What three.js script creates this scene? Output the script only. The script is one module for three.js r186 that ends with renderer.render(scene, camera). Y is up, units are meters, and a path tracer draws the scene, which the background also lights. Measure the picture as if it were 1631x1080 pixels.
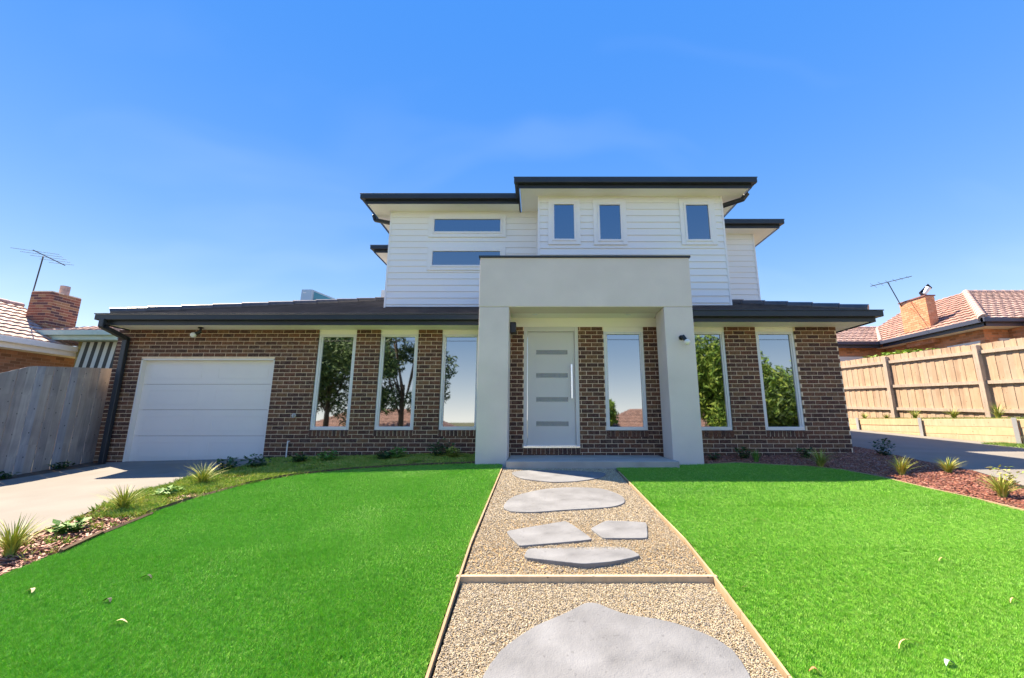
import * as THREE from 'three';
import { mergeGeometries } from 'three/addons/utils/BufferGeometryUtils.js';
import { RoundedBoxGeometry } from 'three/addons/geometries/RoundedBoxGeometry.js';

// ---------- camera, sky, sun, exposure ----------
const scene = new THREE.Scene();
const H = 1.75;                                   // lens height over the street-side lawn
const F = 651, CX = 854, CYP = 540, TH = Math.atan(0.198);
const camera = new THREE.PerspectiveCamera(2 * Math.atan(540 / F) * 180 / Math.PI, 1708 / 1080, 0.05, 1500);
camera.setViewOffset(1708, 1080, 0, 0, 1631, 1080);
camera.position.set(0, H, 0);
camera.rotation.set(TH, 0, 0);
camera.updateProjectionMatrix();
const renderer = new THREE.WebGLRenderer({ antialias: true });
renderer.toneMapping = THREE.LinearToneMapping;
renderer.toneMappingExposure = 4.4;
renderer.shadowMap.enabled = true;
const sunDir = new THREE.Vector3(-1.77, 3.09, -1.05).normalize();
const sun = new THREE.DirectionalLight(0xffebce, 3.45);
sun.position.copy(sunDir).multiplyScalar(60);
sun.castShadow = true;
Object.assign(sun.shadow.camera, { left: -30, right: 30, top: 30, bottom: -30, near: 1, far: 150 });
sun.shadow.mapSize.set(4096, 4096);
scene.add(sun); scene.add(sun.target);

let seed = 7;
function rnd() { seed = (seed * 1664525 + 1013904223) >>> 0; return seed / 4294967296; }
const rr = (a, b) => a + (b - a) * rnd();
function h2(x, y) { let n = Math.imul(x | 0, 374761393) + Math.imul(y | 0, 668265263); n = Math.imul(n ^ (n >>> 13), 1274126177); return ((n ^ (n >>> 16)) >>> 0) / 4294967296; }
function vn(x, y, p) {                             // tiling value noise
  const X = Math.floor(x), Y = Math.floor(y), fx = x - X, fy = y - Y, s = fx * fx * (3 - 2 * fx), t = fy * fy * (3 - 2 * fy);
  const w = (a) => p ? ((a % p) + p) % p : a;
  const a = h2(w(X), w(Y)), b = h2(w(X + 1), w(Y)), c = h2(w(X), w(Y + 1)), d = h2(w(X + 1), w(Y + 1));
  return a + (b - a) * s + (c - a) * t + (a - b - c + d) * s * t;
}
function fbm(x, y, o = 4, p = 0) { let v = 0, a = 0.5, f = 1; for (let i = 0; i < o; i++) { v += a * vn(x * f, y * f, p * f); a *= 0.5; f *= 2; } return v; }

// sky: clear air, pale towards the horizon, thin high wisps
{
  const W = 1024, Hh = 512, data = new Float32Array(W * Hh * 4);
  for (let j = 0; j < Hh; j++) for (let i = 0; i < W; i++) {
    const el = ((j + 0.5) / Hh - 0.5) * Math.PI, az = ((i + 0.5) / W - 0.5) * 2 * Math.PI;
    const dx = Math.cos(el) * Math.cos(az), dz = Math.cos(el) * Math.sin(az), e = Math.max(0, Math.sin(el));
    const t = Math.pow(1 - e, 3.0), hz = Math.pow(1 - e, 11);
    let r = 0.017 + 0.135 * t, g = 0.074 + 0.165 * t, b = 0.222 + 0.092 * t;
    r += (0.55 - r) * hz; g += (0.52 - g) * hz; b += (0.47 - b) * hz;
    if (e > 0.02) {
      const qx = dx / (e + 0.25), qz = dz / (e + 0.25);
      const wq = fbm(qx * 1.3 + 7, qz * 4.2 + fbm(qx * 2, qz * 2, 3) * 2, 5);
      const c = Math.max(0, wq - 0.52) * 0.12; r += (0.4 - r) * c; g += (0.42 - g) * c; b += (0.5 - b) * c;
    }
    data.set([r, g, b, 1], (j * W + i) * 4);
  }
  const tex = new THREE.DataTexture(data, W, Hh, THREE.RGBAFormat, THREE.FloatType);
  tex.mapping = THREE.EquirectangularReflectionMapping; tex.magFilter = THREE.LinearFilter; tex.minFilter = THREE.LinearFilter; tex.wrapS = THREE.RepeatWrapping; tex.needsUpdate = true;
  scene.background = tex; scene.environment = tex;
}

// ---------- photo pixel -> place (direction from the lens, depth from the wall or the ground it touches) ----------
const cT = Math.cos(TH), sT = Math.sin(TH);
function P(px, py, d) { const xc = (px - CX) / F, yc = (CYP - py) / F, k = cT - yc * sT; return new THREE.Vector3(xc / k * d, H + (yc * cT + sT) / k * d, -d); }
function prof(d) { if (d >= 3.8) return -0.785 - 0.08 * (7.5 - Math.min(d, 9.5)); const y0 = -1.081; return d > 0 ? y0 - 0.198 * (3.8 - d) : Math.max(-3.6, y0 - 0.752 + 0.06 * d); }
const sm = (a, b, x) => { const t = Math.min(1, Math.max(0, (x - a) / (b - a))); return t * t * (3 - 2 * t); };
function gRel(x, d) {
  let y = prof(d);
  if (x < -0.55) y -= 0.022 * Math.min(9, -0.55 - x);
  const drive = -0.586 + 0.052 * (d - 9.5);
  if (x > 3.5 && d > -2) y += (drive - y) * sm(4.2, 7.0, x);
  return y;
}
const gY = (x, z) => H + gRel(x, -z);
function pathRel(d) { return d > 3.37 ? prof(d) : -1.19 - 0.173 * (3.36 - d); }
function G(px, py, fn = gRel) {                    // where a pixel's ray meets the ground
  const q = P(px, py, 1), ux = q.x, uy = q.y - H; let lo = 0.5, hi = 40;
  for (let i = 0; i < 50; i++) { const m = (lo + hi) / 2; if (uy * m > fn(ux * m, m)) lo = m; else hi = m; }
  return new THREE.Vector2(ux * lo, -lo);
}

// ---------- helpers ----------
const taken = {};
const numbered = (n) => { const k = taken[n] = (taken[n] ?? -1) + 1; return k ? `${n}_${String(k).padStart(3, '0')}` : n; };
function tag(o, label, category, group) { o.userData.label = label; o.userData.category = category; if (group) o.userData.group = group; return o; }
function struct(o) { o.userData.kind = 'structure'; return o; }
function addTop(o, name) { o.name = numbered(name); scene.add(o); return o; }
function mesh(name, geo, mat, parent) { const m = new THREE.Mesh(geo, mat); m.castShadow = m.receiveShadow = true; if (parent) { m.name = name; parent.add(m); } else addTop(m, name); return m; }
function grp(name, parent, x = 0, y = 0, z = 0) { const g = new THREE.Group(); g.position.set(x, y, z); if (parent) { g.name = name; parent.add(g); } else addTop(g, name); return g; }
function uvBox(g, s = 1) {                         // uv in metres by facing
  if (g.index) g = g.toNonIndexed();
  g.computeVertexNormals();
  const p = g.attributes.position, n = g.attributes.normal, uv = new Float32Array(p.count * 2);
  for (let i = 0; i < p.count; i += 3) {
    let ax = 0, ay = 0, az = 0; for (let k = 0; k < 3; k++) { ax += Math.abs(n.getX(i + k)); ay += Math.abs(n.getY(i + k)); az += Math.abs(n.getZ(i + k)); }
    for (let k = 0; k < 3; k++) {
      const x = p.getX(i + k), y = p.getY(i + k), z = p.getZ(i + k); let u, v;
      if (az >= ax && az >= ay) { u = x; v = y; } else if (ax >= ay) { u = z; v = y; } else { u = x; v = z; }
      uv[(i + k) * 2] = u * s; uv[(i + k) * 2 + 1] = v * s;
    }
  }
  g.setAttribute('uv', new THREE.BufferAttribute(uv, 2)); return g;
}
function bx(x0, x1, y0, y1, z0, z1) { const g = new THREE.BoxGeometry(x1 - x0, y1 - y0, z1 - z0); g.translate((x0 + x1) / 2, (y0 + y1) / 2, (z0 + z1) / 2); return uvBox(g); }
function rbx(x0, x1, y0, y1, z0, z1, r = 0.006) { const g = new RoundedBoxGeometry(x1 - x0, y1 - y0, z1 - z0, 1, r); g.translate((x0 + x1) / 2, (y0 + y1) / 2, (z0 + z1) / 2); return uvBox(g); }
function bar(a, b, r, seg = 6) { const v = b.clone().sub(a), g = new THREE.CylinderGeometry(r, r, v.length(), seg); g.applyQuaternion(new THREE.Quaternion().setFromUnitVectors(new THREE.Vector3(0, 1, 0), v.clone().normalize())); g.translate((a.x + b.x) / 2, (a.y + b.y) / 2, (a.z + b.z) / 2); return g.toNonIndexed(); }
const merge = (l) => mergeGeometries(l.map(g => g.index ? g.toNonIndexed() : g));
const V = (x, y, z) => new THREE.Vector3(x, y, z);
function poly(quads) {                             // list of 3- or 4-point faces, uv in metres
  const pos = []; for (const q of quads) { const [a, b, c, d] = q; pos.push(a, b, c); if (d) pos.push(a, c, d); }
  const g = new THREE.BufferGeometry(); g.setAttribute('position', new THREE.Float32BufferAttribute(pos.flatMap(v => [v.x, v.y, v.z]), 3)); return uvBox(g);
}
function sheet(pts, off, yf, step = 0.35) {        // ground-hugging sheet inside a plan polygon (Vector2 x,z)
  const b = new THREE.Box2().setFromPoints(pts); const sh = new THREE.Shape(pts.map(p => new THREE.Vector2(p.x, -p.y)));
  let g = new THREE.ShapeGeometry(sh); g = g.toNonIndexed();
  let tris = []; const p = g.attributes.position; for (let i = 0; i < p.count; i += 3) tris.push([0, 1, 2].map(k => [p.getX(i + k), -p.getY(i + k)]));
  const out = []; const dist = (a, c) => Math.hypot(a[0] - c[0], a[1] - c[1]), mid = (a, c) => [(a[0] + c[0]) / 2, (a[1] + c[1]) / 2];
  while (tris.length) { const t = tris.pop(); const l = [dist(t[0], t[1]), dist(t[1], t[2]), dist(t[2], t[0])], m = Math.max(...l); if (m < step) { out.push(t); continue; } const i = l.indexOf(m), a = t[i], c = t[(i + 1) % 3], e = t[(i + 2) % 3], q = mid(a, c); tris.push([a, q, e], [q, c, e]); }
  const pos = [], uv = []; for (const t of out) { const ar = (t[1][0] - t[0][0]) * (t[2][1] - t[0][1]) - (t[1][1] - t[0][1]) * (t[2][0] - t[0][0]); const o = ar > 0 ? [t[0], t[2], t[1]] : t; for (const q of o) { pos.push(q[0], yf(q[0], q[1]) + off, q[1]); uv.push(q[0], q[1]); } }
  const r = new THREE.BufferGeometry(); r.setAttribute('position', new THREE.Float32BufferAttribute(pos, 3)); r.setAttribute('uv', new THREE.Float32BufferAttribute(uv, 2)); r.computeVertexNormals(); return r;
}
function inside(x, z, pts) { let c = false; for (let i = 0, j = pts.length - 1; i < pts.length; j = i++) { const a = pts[i], b = pts[j]; if ((a.y > z) !== (b.y > z) && x < (b.x - a.x) * (z - a.y) / (b.y - a.y) + a.x) c = !c; } return c; }

// ---------- textures and materials ----------
const enc = (c) => Math.max(0, Math.min(255, Math.round(255 * (c <= 0.0031308 ? c * 12.92 : 1.055 * Math.pow(c, 1 / 2.4) - 0.055))));
function tex(n, metres, fn, srgb = true) {
  const d = new Uint8Array(n * n * 4);
  for (let j = 0; j < n; j++) for (let i = 0; i < n; i++) { const c = fn(i / n, j / n); for (let k = 0; k < 3; k++) d[(j * n + i) * 4 + k] = srgb ? enc(c[k]) : Math.max(0, Math.min(255, c[k] * 255)); d[(j * n + i) * 4 + 3] = 255; }
  const t = new THREE.DataTexture(d, n, n); t.wrapS = t.wrapT = THREE.RepeatWrapping; t.magFilter = THREE.LinearFilter; t.minFilter = THREE.LinearMipmapLinearFilter; t.generateMipmaps = true; if (srgb) t.colorSpace = THREE.SRGBColorSpace; t.repeat.set(1 / metres, 1 / metres); t.needsUpdate = true; return t;
}
const mix = (a, b, t) => a.map((v, i) => v + (b[i] - v) * t);
const sc = (a, s) => a.map(v => v * s);
function mottled(base, amt, freq, metres, n = 512, spot) { return tex(n, metres, (u, v) => { const a = fbm(u * freq, v * freq, 5, freq) - 0.48, b = h2(u * n, v * n) - 0.5; let c = sc(base, 1 + amt * 2 * a + amt * 0.5 * b); if (spot) c = spot(c, u, v); return c; }); }
const bumpNoise = (freq, metres, n = 256) => tex(n, metres, (u, v) => { const k = fbm(u * freq, v * freq, 4, freq) * 0.7 + h2(u * n, v * n) * 0.3; return [k, k, k]; }, false);
const std = (o) => new THREE.MeshStandardMaterial(o);
const col = (r, g, b) => new THREE.Color().setRGB(r, g, b);
const M = {};
const concreteMap = mottled([0.205, 0.195, 0.178], 0.16, 6, 3, 512, (c, u, v) => { const s = fbm(u * 3 + 9, v * 3, 4, 3); return s > 0.56 ? mix(c, [0.165, 0.15, 0.13], Math.min(1, (s - 0.56) * 5)) : c; });
M.concrete = std({ map: concreteMap, roughness: 0.9, bumpMap: bumpNoise(64, 1), bumpScale: 0.002 });
M.slab = std({ map: mottled([0.40, 0.38, 0.35], 0.2, 8, 2), roughness: 0.9 });
M.render = std({ map: mottled([0.67, 0.605, 0.57], 0.09, 5, 2.5), roughness: 0.95, bumpMap: bumpNoise(96, 0.8), bumpScale: 0.0015 });
M.board = std({ map: mottled([0.82, 0.83, 0.83], 0.03, 4, 3, 256), roughness: 0.6 });
M.white = std({ color: col(0.80, 0.80, 0.80), roughness: 0.45 });
M.frame = std({ color: col(0.70, 0.72, 0.74), roughness: 0.4, metalness: 0.1 });
M.soffit = std({ map: mottled([0.86, 0.84, 0.77], 0.03, 3, 4, 256), roughness: 0.8 });
M.dark = std({ map: mottled([0.030, 0.036, 0.045], 0.2, 5, 2, 256), roughness: 0.42, metalness: 0.2 });
M.black = std({ color: col(0.012, 0.012, 0.013), roughness: 0.4 });
M.mortar = std({ map: mottled([0.78, 0.63, 0.46], 0.15, 24, 1, 256), roughness: 0.95 });
M.bricks = [[0.135, 0.055, 0.032], [0.095, 0.042, 0.028], [0.165, 0.072, 0.038], [0.12, 0.058, 0.038], [0.075, 0.036, 0.027], [0.175, 0.09, 0.046]].map((c, i) => std({ map: mottled(c, 0.38, 9, 0.31 + i * 0.02, 128, (q, u, v) => { const s = fbm(u * 12 + i * 5, v * 12, 3, 12); return s > 0.6 ? sc(q, 0.6) : s < 0.3 ? mix(q, [0.2, 0.15, 0.11], 0.35) : q; }), roughness: 0.85, bumpMap: bumpNoise(24, 0.3, 128), bumpScale: 0.003 }));
M.glass = new THREE.MeshPhysicalMaterial({ color: col(0.33, 0.355, 0.37), metalness: 1, roughness: 0.02 });
M.glassUp = new THREE.MeshPhysicalMaterial({ color: col(0.27, 0.285, 0.30), metalness: 1, roughness: 0.08 });
M.obscure = new THREE.MeshPhysicalMaterial({ color: col(0.30, 0.31, 0.31), metalness: 0.6, roughness: 0.25, bumpMap: bumpNoise(32, 0.12, 128), bumpScale: 0.006 });
M.door = std({ map: mottled([0.62, 0.61, 0.59], 0.04, 4, 1.5, 256), roughness: 0.5 });
M.steel = std({ color: col(0.75, 0.75, 0.76), roughness: 0.25, metalness: 1 });
M.garage = std({ map: mottled([0.74, 0.72, 0.70], 0.03, 5, 2, 256), roughness: 0.5 });
M.tile = std({ map: mottled([0.085, 0.083, 0.095], 0.35, 7, 1.2, 256), roughness: 0.32 });
function woodTex(base, dark, metres) { return tex(512, metres, (u, v) => { const gx = u * 40 + fbm(u * 8, v * 2, 3, 8) * 3, g = vn(gx, v * 2 + Math.floor(gx) * 0.37, 0); const k = fbm(u * 6 + 3, v * 6, 4, 6); let c = mix(base, dark, 0.55 * g + 0.7 * (k - 0.4)); const kn = Math.hypot(((u * 7) % 1) - 0.5, (((v * 3 + Math.floor(u * 7) * 0.43) % 1) - 0.5) * 1.5); if (kn < 0.05) c = sc(dark, 0.55); return c; }); }
const woodGrey = [woodTex([0.44, 0.42, 0.41], [0.22, 0.215, 0.225], 1.1), woodTex([0.38, 0.38, 0.39], [0.19, 0.195, 0.22], 1.3)];
M.palGrey = [0, 1, 0, 1].map((k, i) => std({ map: woodGrey[k], color: col(...[[1, 1, 1], [0.95, 0.98, 1.05], [0.78, 0.76, 0.76], [1.1, 1.0, 0.9]][i]), roughness: 0.9 }));
const woodTan = [woodTex([0.48, 0.355, 0.25], [0.32, 0.22, 0.145], 1.2), woodTex([0.45, 0.35, 0.26], [0.32, 0.24, 0.17], 1.0)];
M.palTan = [0, 1, 0, 1].map((k, i) => std({ map: woodTan[k], color: col(...[[1, 1, 1], [1, 1, 1], [0.86, 0.85, 0.86], [1.08, 1.02, 0.95]][i]), roughness: 0.85 }));
M.postGrey = std({ map: woodTex([0.46, 0.38, 0.31], [0.28, 0.23, 0.2], 0.9), roughness: 0.9 });
M.sleeper = [std({ map: woodTex([0.58, 0.44, 0.27], [0.42, 0.30, 0.18], 1.5), roughness: 0.88 }), std({ map: woodTex([0.54, 0.43, 0.29], [0.40, 0.30, 0.19], 1.2), roughness: 0.88 })];
M.galv = std({ color: col(0.55, 0.57, 0.60), roughness: 0.45, metalness: 0.6 });
M.edge = std({ map: woodTex([0.42, 0.31, 0.19], [0.27, 0.19, 0.11], 0.8), roughness: 0.9 });
M.edgeDark = std({ map: woodTex([0.14, 0.09, 0.055], [0.07, 0.045, 0.03], 0.8), roughness: 0.95 });
M.stone = std({ map: mottled([0.178, 0.188, 0.203], 0.3, 7, 1.3, 512, (c, u, v) => { const s = fbm(u * 40, v * 40, 3, 40); return s > 0.72 ? sc(c, 0.8) : c; }), roughness: 0.85, bumpMap: bumpNoise(20, 1), bumpScale: 0.006 });
M.turf = std({ map: mottled([0.14, 0.36, 0.028], 0.3, 8, 2), roughness: 0.9 });
M.soil = std({ map: mottled([0.10, 0.07, 0.05], 0.5, 16, 1), roughness: 1 });
M.gravelBase = std({ map: mottled([0.36, 0.26, 0.14], 0.4, 48, 1), roughness: 1 });
M.mulchBase = std({ map: mottled([0.13, 0.065, 0.045], 0.6, 32, 1), roughness: 1 });
M.ground = std({ map: mottled([0.15, 0.15, 0.075], 0.4, 12, 6), roughness: 1 });
M.road = std({ map: mottled([0.09, 0.088, 0.085], 0.2, 24, 3), roughness: 0.95 });
M.terra = std({ map: mottled([0.36, 0.22, 0.18], 0.5, 9, 1.5, 256, (c, u, v) => { const s = fbm(u * 14 + 2, v * 14, 3, 14); return s > 0.58 ? mix(c, [0.14, 0.10, 0.10], 0.7) : c; }), roughness: 0.8 });
M.terraPale = std({ map: mottled([0.44, 0.31, 0.27], 0.45, 9, 1.5, 256, (c, u, v) => { const s = fbm(u * 14 + 6, v * 14, 3, 14); return s > 0.58 ? mix(c, [0.17, 0.11, 0.10], 0.7) : c; }), roughness: 0.75 });
M.ridge = std({ map: mottled([0.46, 0.33, 0.29], 0.3, 9, 1, 128), roughness: 0.85 });

// ---------- ground ----------
{
  const pos = [], uv = [], idx = []; const xs = [], zs = [];
  for (let i = -60; i <= 60; i++) xs.push(Math.sign(i) * Math.pow(Math.abs(i) / 60, 2.2) * 600);
  for (let i = -60; i <= 60; i++) zs.push(-4 + Math.sign(i) * Math.pow(Math.abs(i) / 60, 2.2) * 600);
  for (const z of zs) for (const x of xs) { pos.push(x, gY(x, z) - 0.16, z); uv.push(x, z); }
  const n = xs.length; for (let j = 0; j < n - 1; j++) for (let i = 0; i < n - 1; i++) { const a = j * n + i; idx.push(a, a + n, a + 1, a + 1, a + n, a + n + 1); }
  const g = new THREE.BufferGeometry(); g.setAttribute('position', new THREE.Float32BufferAttribute(pos, 3)); g.setAttribute('uv', new THREE.Float32BufferAttribute(uv, 2)); g.setIndex(idx); g.computeVertexNormals();
  struct(mesh('ground', g, M.ground));
}
const v2 = (x, d) => new THREE.Vector2(x, -d);
const lawnEdgeL = [[-60, 948], [0, 919], [91, 884], [157, 853], [236, 821], [307, 797], [393, 773.4], [446, 762.7], [479, 757.5], [562, 749], [648, 743.4], [757, 739.5]].map(p => G(...p));
const lawnL = [...lawnEdgeL, v2(-0.6, 7.5), v2(-0.6, 1.2), v2(-5.5, 1.2)];
const lawnEdgeR = [[1125, 741], [1172, 738.5], [1286, 744], [1341, 749.5], [1411, 763], [1472, 778], [1553, 796], [1631, 815], [1720, 836]].map(p => G(...p));
const lawnR = [v2(1.36, 7.3), ...lawnEdgeR, v2(6.2, 1.2), v2(1.36, 1.2)];
const driveEdgeL = [[424, 738], [345, 752], [303, 762], [213, 787], [91, 838], [37, 855], [-60, 893]].map(p => G(...p));
const driveL = [v2(-8.95, 8.8), v2(-5.6, 8.8), ...driveEdgeL, v2(-12.5, 4), v2(-12.5, 6.55), G(0, 767), G(169, 740)];
const driveEdgeR = [v2(6.75, 10.5), G(1375, 714), G(1440, 729), G(1500, 741), G(1555, 752), G(1631, 775), G(1700, 800)];
const driveR = [v2(6.75, 26), ...driveEdgeR, v2(11, 2.5), v2(11, 26)];
struct(mesh('lawn', sheet(lawnL, 0, gY), M.turf)); struct(mesh('lawn', sheet(lawnR, 0, gY), M.turf));
struct(mesh('driveway', sheet(driveL, 0.012, gY), M.concrete)); struct(mesh('driveway', sheet(driveR, 0.012, gY), M.concrete));
const bedL = [...lawnEdgeL, v2(-1.0, 8.8), v2(-5.6, 8.8), ...driveEdgeL].map(p => p.clone());
const bedR = [...lawnEdgeR, ...driveEdgeR.slice().reverse(), v2(6.4, 9), v2(6.4, 8.5), v2(3.0, 8.5)];
struct(mesh('garden_bed', sheet(bedL, -0.012, gY), M.mulchBase)); struct(mesh('garden_bed', sheet(bedR, -0.012, gY), M.mulchBase));
const pathY = (x, z) => H + pathRel(-z);
const pathUp = [v2(-0.55, 3.385), v2(1.31, 3.385), v2(1.31, 7.2), v2(-0.55, 7.2)], pathLo = [v2(-0.55, 0.8), v2(1.31, 0.8), v2(1.31, 3.33), v2(-0.55, 3.33)];
struct(mesh('gravel_path', merge([sheet(pathUp, -0.004, pathY), sheet(pathLo, -0.004, pathY)]), M.gravelBase));
struct(mesh('road', sheet([v2(-60, -7), v2(60, -7), v2(60, -14), v2(-60, -14)], -0.06, gY, 4), M.road));

// scattered small stuff
function scatter(name, geo, mat, n, place, colors) {
  const im = new THREE.InstancedMesh(geo, mat, n), m = new THREE.Matrix4(), q = new THREE.Quaternion(), e = new THREE.Euler(), c = new THREE.Color();
  let k = 0, guard = 0; while (k < n && guard++ < n * 12) { const p = place(); if (!p) continue; e.set(p.rx ?? 0, p.ry, p.rz ?? 0); q.setFromEuler(e); m.compose(V(p.x, p.y, p.z), q, V(p.s, p.s * (p.sy ?? 1), p.s)); im.setMatrixAt(k, m); const cc = colors[Math.floor(rnd() * colors.length)], f = rr(0.8, 1.2); c.setRGB(cc[0] * f, cc[1] * f, cc[2] * f); im.setColorAt(k, c); k++; }
  im.count = k; im.castShadow = im.receiveShadow = true; addTop(im, name); im.userData.kind = 'stuff'; return im;
}
function tuft(nb, h, w, spread, lean) {
  const pos = []; for (let i = 0; i < nb; i++) { const a = rnd() * 6.283, r = spread * Math.sqrt(rnd()), x = Math.cos(a) * r, z = Math.sin(a) * r, b = rnd() * 6.283, hh = h * rr(0.7, 1.15), lx = Math.cos(b) * lean * hh, lz = Math.sin(b) * lean * hh, c = rnd() * 6.283, wx = Math.cos(c) * w / 2, wz = Math.sin(c) * w / 2; pos.push(x - wx, 0, z - wz, x + wx, 0, z + wz, x + lx, hh, z + lz); }
  const g = new THREE.BufferGeometry(); g.setAttribute('position', new THREE.Float32BufferAttribute(pos, 3)); g.computeVertexNormals(); return g;
}
const white = () => std({ color: 0xffffff, roughness: 0.6 });
const greens = [[0.18, 0.47, 0.03], [0.22, 0.51, 0.04], [0.13, 0.40, 0.025], [0.32, 0.58, 0.11], [0.22, 0.47, 0.045]];
function inPoly(pts, bias) { const b = new THREE.Box2().setFromPoints(pts); return () => { const x = rr(b.min.x, b.max.x), z = b.min.y + (b.max.y - b.min.y) * (bias ? 1 - Math.pow(rnd(), 1 / 1) : rnd()); if (!inside(x, z, pts)) return null; const d = -z; if (Math.abs(x) > d * 1.45 + 0.6) return null; if (d < 2.0) return null; if (rnd() > Math.min(1, 12 / (d * d) + 0.22)) return null; return [x, z]; }; }
for (const [pts, n, lab] of [[lawnL, 250000, 'bright green artificial turf lawn beside the garage driveway'], [lawnR, 200000, 'bright green artificial turf lawn beside the mulch bed']]) {
  const pick = inPoly(pts); tag(scatter('turf_blades', tuft(9, 0.021, 0.0034, 0.012, 0.6), std({ color: 0xffffff, roughness: 0.5 }), n, () => { const q = pick(); return q && { x: q[0], z: q[1], y: gY(q[0], q[1]) - 0.002, ry: rnd() * 6.28, rx: (fbm(q[0] * 1.6 + 20, q[1] * 1.6, 3) - 0.45) * 1.3, rz: (fbm(q[0] * 0.9 + 50, q[1] * 2.6, 3) - 0.45) * 1.0, s: rr(0.8, 1.25) * (-q[1] > 5 ? 1.35 : 1) }; }, greens), lab, 'turf');
}
{
  const g = new THREE.IcosahedronGeometry(0.0046, 0); g.scale(1, 0.7, 1.15); const pebC = [[0.38, 0.31, 0.19], [0.44, 0.37, 0.25], [0.33, 0.27, 0.17], [0.22, 0.20, 0.17], [0.48, 0.42, 0.31]];
  for (const [pts, n, lab] of [[pathUp, 90000, 'tan gravel of the upper path, between the stepping stones'], [pathLo, 80000, 'tan gravel of the lower path, below the timber step']]) { const b = new THREE.Box2().setFromPoints(pts); tag(scatter('gravel', g, white(), n, () => { const x = rr(b.min.x, b.max.x), z = rr(b.min.y, b.max.y); if (-z < 2) return null; return { x, z, y: pathY(x, z) + rr(-0.003, 0.004), ry: rnd() * 6, rx: rnd() * 3, s: rr(0.6, 1.35) * (-z > 4.5 ? 1.25 : 1) }; }, pebC), lab, 'gravel'); }
  const chip = new THREE.BoxGeometry(0.05, 0.008, 0.018); const mc = [[0.27, 0.10, 0.065], [0.31, 0.13, 0.085], [0.20, 0.08, 0.055], [0.34, 0.18, 0.125], [0.23, 0.095, 0.065]];
  for (const [pts, n, lab] of [[bedL, 14000, 'reddish bark mulch between the driveway and the curved lawn edge'], [bedR, 22000, 'reddish bark mulch in the bed by the wide side driveway']]) { const b = new THREE.Box2().setFromPoints(pts); tag(scatter('bark_mulch', chip, white(), n, () => { const x = rr(b.min.x, b.max.x), z = rr(b.min.y, b.max.y); if (!inside(x, z, pts)) return null; return { x, z, y: gY(x, z) + rr(-0.012, 0.012), ry: rnd() * 6.28, rx: rr(-0.4, 0.4), rz: rr(-0.35, 0.35), s: rr(0.5, 1.2) }; }, mc), lab, 'mulch'); }
  // weedy ground cover on the curved left bed
  const wg = tuft(9, 0.055, 0.016, 0.035, 0.9), wc = [[0.36, 0.46, 0.05], [0.27, 0.40, 0.04], [0.5, 0.48, 0.12], [0.18, 0.32, 0.03]]; const b = new THREE.Box2().setFromPoints(bedL);
  tag(scatter('ground_cover', wg, std({ color: 0xffffff, roughness: 0.7 }), 15000, () => { const x = rr(b.min.x, b.max.x), z = rr(b.min.y, b.max.y); if (!inside(x, z, bedL)) return null; const bare = z > -4.9 && z < -3.0 && fbm(x * 2 + 40, z * 2, 2) > 0.1; if (bare && rnd() > 0.04) return null; if (fbm(x * 2.3 + 11, z * 2.3 + 5, 3) > 0.56 && rnd() > 0.15) return null; return { x, z, y: gY(x, z) - 0.005, ry: rnd() * 6.28, s: rr(0.5, 1.25) }; }, wc), 'low yellow green weeds covering the curved bed along the lawn', 'weeds');
}

// ---------- the house ----------
const house = grp('house', null);
tag(house, 'two storey brown brick house with pale weatherboard upper floor and rendered portico', 'house');
const dL = 8.74, dR = 8.46, SOF = H + 1.94, xL = -9.12, xR = 6.35, GF = H - 0.9;
const xStep = -0.75;                                // hidden behind the portico pillar
const winL = [[-4.75, -3.92], [-3.40, -2.57], [-2.05, -1.22]], winR = [[1.42, 2.27], [3.14, 3.99], [4.64, 5.46]];
const wY0 = H - 0.212, wY1 = H + 1.84;
const openL = [{ x0: -8.53, x1: -5.64, y0: GF - 0.2, y1: H + 1.30 }, ...winL.map(w => ({ x0: w[0], x1: w[1], y0: wY0, y1: SOF + 0.1, sill: 1 }))];
const openR = [{ x0: -0.26, x1: 0.885, y0: H - 0.555, y1: SOF + 0.1, sill: 1 }, ...winR.map(w => ({ x0: w[0], x1: w[1], y0: wY0, y1: SOF + 0.1, sill: 1 }))];
const brickGeo = {}; function bgeo(w, h = 0.076) { const k = w.toFixed(2) + h.toFixed(3); return brickGeo[k] ??= (() => { const g = new RoundedBoxGeometry(+w.toFixed(2), h, 0.1, 1, 0.004); const q = uvBox(g); return q; })(); }
let brickCount = 0; const restBricks = M.bricks.map(() => []);
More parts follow.
